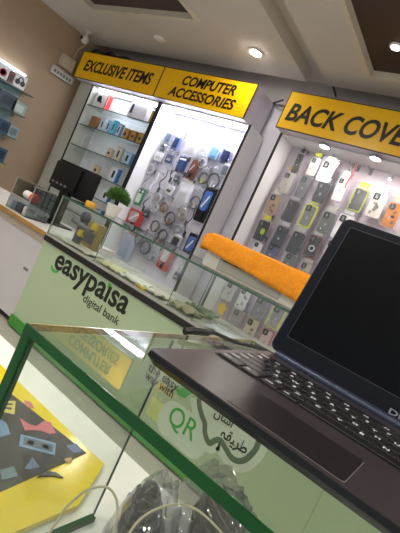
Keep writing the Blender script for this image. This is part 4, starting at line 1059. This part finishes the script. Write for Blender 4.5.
icon(zp((-0.376, 0.363, 0.634), (-0.377, 0.383, 0.634), (-0.359, 0.378, 0.634), (-0.360, 0.357, 0.634)), (76, 108, 120))
icon(zp((-0.514, 0.483, 0.634), (-0.507, 0.492, 0.634), (-0.490, 0.487, 0.634), (-0.495, 0.476, 0.634)), (190, 92, 72))
icon(zp((-0.368, 0.458, 0.634), (-0.368, 0.471, 0.634), (-0.360, 0.468, 0.634), (-0.359, 0.457, 0.634)), (190, 140, 80))
icon(zp((-0.517, 0.446, 0.634), (-0.514, 0.467, 0.634), (-0.481, 0.445, 0.634), (-0.493, 0.427, 0.634), (-0.500, 0.433, 0.634), (-0.492, 0.446, 0.634), (-0.498, 0.451, 0.634), (-0.503, 0.438, 0.634), (-0.508, 0.442, 0.634), (-0.503, 0.454, 0.634), (-0.509, 0.459, 0.634), (-0.512, 0.443, 0.634)), (206, 186, 76))
b = nb(); prism(b, zp((-0.350, 0.401, 0.632), (-0.355, 0.414, 0.632), (-0.354, 0.423, 0.632), (-0.348, 0.430, 0.632), (-0.336, 0.434, 0.632), (-0.345, 0.421, 0.632), (-0.348, 0.411, 0.632)), 'z', zt, zt + 0.0022); obj('hanger_slot', b, col((24, 16, 14), 0.2), t, origin=o)

# polybagged earphones and cables on the base board
def big_bag(label, cx, cy, w, d, h, rot, seed, dark):
    t = thing('poly_bag', label, 'bag', (cx, cy, NB + 0.001), (0, 0, rot))
    b = nb()
    nx, ny = 20, 20
    up, lo = [], []
    for j in range(ny + 1):
        ru, rl = [], []
        for i in range(nx + 1):
            u, v = i / nx * 2 - 1, j / ny * 2 - 1
            e = max(0, 1 - u * u) ** 0.6 * max(0, 1 - v * v) ** 0.45
            n1 = noise.noise(Vector((u * 3.3 + seed, v * 3.3, seed)))
            n2 = abs(noise.noise(Vector((u * 8 + seed * 2, v * 7, seed))))
            taper = 1 - 0.45 * max(0, v)
            x = u * w / 2 * taper + 0.004 * n1; y = v * d / 2 + 0.004 * n1
            ru.append(b.verts.new((x, y, h * e * (0.8 + 0.35 * n1) + 0.011 * n2 * (e + 0.15) + 0.004)))
            rl.append(b.verts.new((x, y, 0.001)))
        up.append(ru); lo.append(rl)
    for j in range(ny):
        for i in range(nx):
            b.faces.new((up[j][i], up[j][i + 1], up[j + 1][i + 1], up[j + 1][i]))
            b.faces.new((lo[j][i], lo[j + 1][i], lo[j + 1][i + 1], lo[j][i + 1]))
    for i in range(nx):
        b.faces.new((up[0][i], lo[0][i], lo[0][i + 1], up[0][i + 1])); b.faces.new((up[ny][i], up[ny][i + 1], lo[ny][i + 1], lo[ny][i]))
    for j in range(ny):
        b.faces.new((up[j][0], up[j + 1][0], lo[j + 1][0], lo[j][0])); b.faces.new((up[j][nx], lo[j][nx], lo[j + 1][nx], up[j + 1][nx]))
    obj('film', b, clear('bag_film', (232, 234, 236), 0.11, 0.08, 0.05, (214, 216, 218), bump=20), t, True)
    rnd = random.Random(seed)
    for k in range(5):
        b = nb()
        pts = []
        ax = rnd.uniform(-0.18, 0.18) * w; ay = rnd.uniform(-0.25, 0.15) * d
        for i in range(64):
            a = 2 * PI * i / 16 + k
            pts.append((ax + w * (0.20 + 0.04 * math.sin(i * 0.37)) * math.cos(a), ay + d * (0.22 + 0.03 * math.sin(i * 0.53)) * math.sin(a), 0.006 + 0.0035 * k + h * 0.35 * (0.5 + 0.5 * math.sin(i * 0.21 + k))))
        tube(b, pts, 0.0034, 6); obj('black_cord', b, col(dark, 0.4), t, True)
    for s in (-1, 1):
        b = nb(); lathe(b, [(0.004, 0.0), (0.010, 0.004), (0.011, 0.012), (0.006, 0.018), (0.002, 0.02)], (s * w * 0.17, -d * 0.1 + s * 0.02, 0.004), 12); obj('earbud', b, col((40, 42, 48), 0.25), t, True)
    return t
big_bag('crumpled clear bag of dark earphones nearest the yellow pack', -0.218, 0.470, 0.085, 0.175, 0.085, 0.50, 3, (34, 38, 50))
big_bag('larger crumpled clear bag of black cables under the laptop front', -0.158, 0.545, 0.105, 0.235, 0.108, 0.80, 11, (40, 40, 42))
b = nb()
tube(b, smooth_path([(-0.244, 0.328, 0.660), (-0.253, 0.346, 0.665), (-0.256, 0.357, 0.680), (-0.250, 0.370, 0.700), (-0.237, 0.381, 0.710), (-0.220, 0.380, 0.710), (-0.209, 0.377, 0.700), (-0.194, 0.362, 0.690)]), 0.0014, 8)
tube(b, smooth_path([(-0.187, 0.376, 0.690), (-0.191, 0.392, 0.700), (-0.188, 0.407, 0.710), (-0.182, 0.429, 0.715), (-0.172, 0.450, 0.715), (-0.157, 0.467, 0.710), (-0.132, 0.481, 0.700), (-0.117, 0.489, 0.690)]), 0.0014, 8)
single('beige_cable', b, mat('cable_beige', (186, 176, 146), 0.45), 'thin beige cable looping over the clear bags', 'cable', (-0.187, 0.376, 0.690), smooth=True)

# ================================================================ LAPTOP
LX0, LY0, LW, LD = -0.193, 0.277, 0.339, 0.250
LZ0, LZ1 = NT + 0.003, 0.901
t = thing('laptop', 'open dark laptop with a black screen on the near glass counter', 'laptop', (LX0, LY0, NT + 0.0006))
o = tuple(t.location)
DECK = mat('laptop_deck', (64, 57, 59), 0.30, 0.25, var=0.05, scale=30)
SHELL = mat('laptop_shell', (7, 7, 9), 0.4, spec=0.25)
b = nb()
cx, cy = LX0 + LW / 2, LY0 + LD / 2
lay = [(rrect(cx, cy + 0.012, LW - 0.11, LD - 0.11, 0.01, 6), LZ0), (rrect(cx, cy, LW - 0.010, LD - 0.010, 0.006, 6), LZ1 - 0.0105), (rrect(cx, cy, LW, LD, 0.007, 6), LZ1 - 0.005), (rrect(cx, cy, LW - 0.002, LD - 0.002, 0.007, 6), LZ1 - 0.001)]
rings = [[b.verts.new((x, y, z)) for x, y in r] for r, z in lay]
for q, w in zip(rings, rings[1:]):
    for k in range(len(q)):
        b.faces.new((q[k], q[(k + 1) % len(q)], w[(k + 1) % len(w)], w[k]))
b.faces.new(list(reversed(rings[0]))); b.faces.new(rings[-1])
obj('lower_case', b, SHELL, t, True, o)
b = nb(); prism(b, rrect(cx, cy, LW - 0.003, LD - 0.003, 0.007, 6), 'z', LZ1 - 0.001, LZ1); obj('palm_rest', b, DECK, t, True, o)
for x in (LX0 + 0.075, LX0 + LW - 0.075):
    for y in (LY0 + 0.085, LY0 + LD - 0.06):
        b = nb(); lathe(b, [(0.008, NT + 0.0006), (0.008, LZ0 + 0.0005)], (x, y, 0), 12); obj('rubber_foot', b, BLACK, t, origin=o)
# keyboard
KB = (LX0 + 0.010, LX0 + LW - 0.010, LY0 + 0.098, LY0 + 0.206)
b = nb(); prism(b, rrect((KB[0] + KB[1]) / 2, (KB[2] + KB[3]) / 2, KB[1] - KB[0] + 0.004, KB[3] - KB[2] + 0.004, 0.004), 'z', LZ1, LZ1 + 0.0004)
kbd = obj('keyboard', b, mat('key_well', (44, 38, 38), 0.5), t, origin=o)
KEY = mat('key_black', (26, 24, 26), 0.35)
GLY = mat('key_legend', (214, 214, 220), 0.4)
rows = [
 [('esc', 1), ('F1', 1), ('F2', 1), ('F3', 1), ('F4', 1), ('F5', 1), ('F6', 1), ('F7', 1), ('F8', 1), ('F9', 1), ('F10', 1), ('F11', 1), ('F12', 1), ('ins', 1), ('del', 1.3)],
 [('`', 1), ('1', 1), ('2', 1), ('3', 1), ('4', 1), ('5', 1), ('6', 1), ('7', 1), ('8', 1), ('9', 1), ('0', 1), ('-', 1), ('=', 1), ('back', 2.3)],
 [('tab', 1.5), ('Q', 1), ('W', 1), ('E', 1), ('R', 1), ('T', 1), ('Y', 1), ('U', 1), ('I', 1), ('O', 1), ('P', 1), ('[', 1), (']', 1), ('\\', 1.8)],
 [('caps', 1.8), ('A', 1), ('S', 1), ('D', 1), ('F', 1), ('G', 1), ('H', 1), ('J', 1), ('K', 1), ('L', 1), (';', 1), ("'", 1), ('enter', 2.5)],
 [('shift', 2.3), ('Z', 1), ('X', 1), ('C', 1), ('V', 1), ('B', 1), ('N', 1), ('M', 1), (',', 1), ('.', 1), ('/', 1), ('shift', 3.0)],
 [('ctrl', 1.3), ('fn', 1), ('win', 1), ('alt', 1), ('', 5.2), ('alt', 1), ('ctrl', 1), ('<', 1.2), ('^', 1.2), ('>', 1.4)],
]
rh = (KB[3] - KB[2]) / 6
for r, row in enumerate(rows):
    tot = sum(w for _, w in row)
    x = KB[0]
    y1 = KB[3] - r * rh; y0 = y1 - rh
    for lab_, w in row:
        kw = w / tot * (KB[1] - KB[0])
        b = nb()
        rbox(b, x + 0.0010, x + kw - 0.0010, y0 + 0.0010, y1 - 0.0010, LZ1 + 0.0004, LZ1 + 0.0024, 0.0008, 1)
        kk = obj('key', b, KEY, kbd, origin=o)
        if lab_:
            tb = text_bm(lab_, None, 0.0056 if len(lab_) == 1 else 0.0042, 0.0002, 0, 0.02)
            bmesh.ops.rotate(tb, cent=(0, 0, 0), matrix=Matrix.Rotation(-PI / 2, 3, 'X'), verts=tb.verts)
            zs = [v.co for v in tb.verts]
            if zs:
                wx = max(v.x for v in zs)
                merge_t = moved(tb, x + (0.0035 if len(lab_) > 1 else (kw - wx) / 2), (y0 + y1) / 2 - 0.002, LZ1 + 0.0025)
                me_ = bpy.data.meshes.new('legend'); 
                if 'LEG' not in globals(): LEG = nb()
                merge_t.to_mesh(me_); merge_t.free(); LEG.from_mesh(me_); bpy.data.meshes.remove(me_)
        x += kw
obj('key_legends', LEG, GLY, kbd, origin=o)
# touchpad
tx0_, tx1_, ty0_, ty1_ = -0.116, -0.026, 0.283, 0.343
b = nb(); prism(b, rrect((tx0_ + tx1_) / 2, (ty0_ + ty1_) / 2, tx1_ - tx0_ + 0.001, ty1_ - ty0_ + 0.001, 0.003), 'z', LZ1, LZ1 + 0.0002); obj('touchpad_rim', b, col((120, 112, 108), 0.3), t, origin=o)
b = nb(); prism(b, rrect((tx0_ + tx1_) / 2, (ty0_ + ty1_) / 2, tx1_ - tx0_, ty1_ - ty0_, 0.003), 'z', LZ1 + 0.0002, LZ1 + 0.0005); obj('touchpad', b, mat('touchpad', (34, 29, 30), 0.3), t, True, o)
b = nb(); box(b, LX0 + 0.02, LX0 + LW - 0.02, LY0 + 0.214, LY0 + 0.218, LZ1, LZ1 + 0.0006); obj('speaker_line', b, BLACK, t, origin=o)
# hinge and lid
HY, HZ = LY0 + LD - 0.002, LZ1 + 0.003
b = nb()
tube(b, [(LX0 + 0.012, HY, LZ1 + 0.002), (LX0 + LW - 0.012, HY, LZ1 + 0.002)], 0.0055, 14); obj('hinge', b, mat('hinge_blue_grey', (58, 66, 84), 0.35, 0.4), t, True, o)
tl = math.atan2(0.048, 0.195)
LH = 0.200
def lid_pt(x, s, n):
    """s up along the lid, n out of its face towards the user"""
    return (x, HY + s * math.sin(tl) - n * math.cos(tl), HZ + s * math.cos(tl) + n * math.sin(tl))
def lid_part(name, pts, n0, n1, m, parent, sm=True):
    b = nb()
    a = [b.verts.new(lid_pt(x, s, n0)) for x, s in pts]; c = [b.verts.new(lid_pt(x, s, n1)) for x, s in pts]
    b.faces.new(a); b.faces.new(list(reversed(c)))
    for i in range(len(pts)):
        b.faces.new((a[i], c[i], c[(i + 1) % len(pts)], a[(i + 1) % len(pts)]))
    return obj(name, b, m, parent, sm, o)
lid = lid_part('lid', rrect(cx, LH / 2 + 0.002, LW, LH, 0.010, 6), -0.006, 0.0, mat('lid_shell', (22, 24, 32), 0.45, spec=0.3), t)
lid_part('bezel', rrect(cx, LH / 2 + 0.002, LW - 0.003, LH - 0.003, 0.010, 6), 0.0, 0.0008, mat('bezel_black', (15, 17, 27), 0.45, spec=0.12), lid)
lid_part('screen', rrect(cx, LH / 2 + 0.008, LW - 0.028, LH - 0.034, 0.002, 3), 0.0008, 0.0010, mat('screen_off', (6, 7, 10), 0.35, spec=0.08), lid)
f_ = nb()
oo, ii = rrect(cx, LH / 2 + 0.008, LW - 0.027, LH - 0.033, 0.002, 3), rrect(cx, LH / 2 + 0.008, LW - 0.0282, LH - 0.0342, 0.002, 3)
va = [f_.verts.new(lid_pt(x, s, 0.0012)) for x, s in oo]; vb = [f_.verts.new(lid_pt(x, s, 0.0012)) for x, s in ii]
for i in range(len(va)):
    f_.faces.new((va[i], va[(i + 1) % len(va)], vb[(i + 1) % len(vb)], vb[i]))
obj('screen_rim', f_, mat('rim_grey', (50, 54, 64), 0.35), lid, origin=o)
lb = text_bm('DELL', 0.031, 0.0062, 0.0003, 0, 0.02)
for v in lb.verts:
    v.co = lid_pt(-0.0405 + v.co.x, 0.0048 + v.co.z, 0.0012)
obj('logo', lb, mat('logo_silver', (170, 174, 184), 0.35), lid, origin=o)
# cable and plug on the near glass
b = nb()
tube(b, smooth_path([(-0.262, 0.492, 0.8885), (-0.262, 0.505, 0.889), (-0.258, 0.525, 0.8865), (-0.250, 0.56, 0.8825), (-0.238, 0.60, 0.882), (-0.20, 0.63, 0.882), (-0.15, 0.64, 0.882)]), 0.0026, 8)
t2 = thing('charger_lead', 'black lead with thick plug lying on the glass behind the laptop', 'cable', (-0.265, 0.46, NT + 0.0006))
obj('lead', b, BLACK, t2, True, (-0.265, 0.46, NT + 0.0006))
b = nb()
tube(b, smooth_path([(-0.268, 0.445, 0.8845), (-0.266, 0.455, 0.887), (-0.263, 0.475, 0.8885), (-0.262, 0.496, 0.8885)]), 0.0044, 12, taper=lambda s: 1.0 if s < 0.75 else 1.0 - (s - 0.75) * 1.6)
obj('plug', b, BLACK, t2, True, (-0.265, 0.46, NT + 0.0006))

# ================================================================ LIGHT, CAMERA
w = bpy.data.worlds.new('World'); S.world = w; w.use_nodes = True
w.node_tree.nodes['Background'].inputs[0].default_value = (0.9, 0.92, 1, 1)
w.node_tree.nodes['Background'].inputs[1].default_value = 0.45

cd = bpy.data.cameras.new('Camera'); cam = bpy.data.objects.new('Camera', cd); COL.objects.link(cam)
cd.sensor_fit = 'HORIZONTAL'; cd.sensor_width = 36; cd.lens = 38.9727
cd.clip_start = 0.01
m = ((0.748404, -0.383993, 0.540777, 0.0), (0.516722, -0.173585, -0.838372, 0.0), (0.415800, 0.906872, 0.068505, 1.0))
cam.matrix_world = Matrix((m[0], m[1], m[2], (0, 0, 0, 1)))
S.camera = cam
S.view_settings.view_transform = 'Standard'; S.view_settings.look = 'None'
S.view_settings.exposure = 1.3; S.view_settings.gamma = 1.0; S.view_settings.use_curve_mapping = False
S.cycles.max_bounces = 8; S.cycles.transparent_max_bounces = 32
S.cycles.sample_clamp_indirect = 4.0
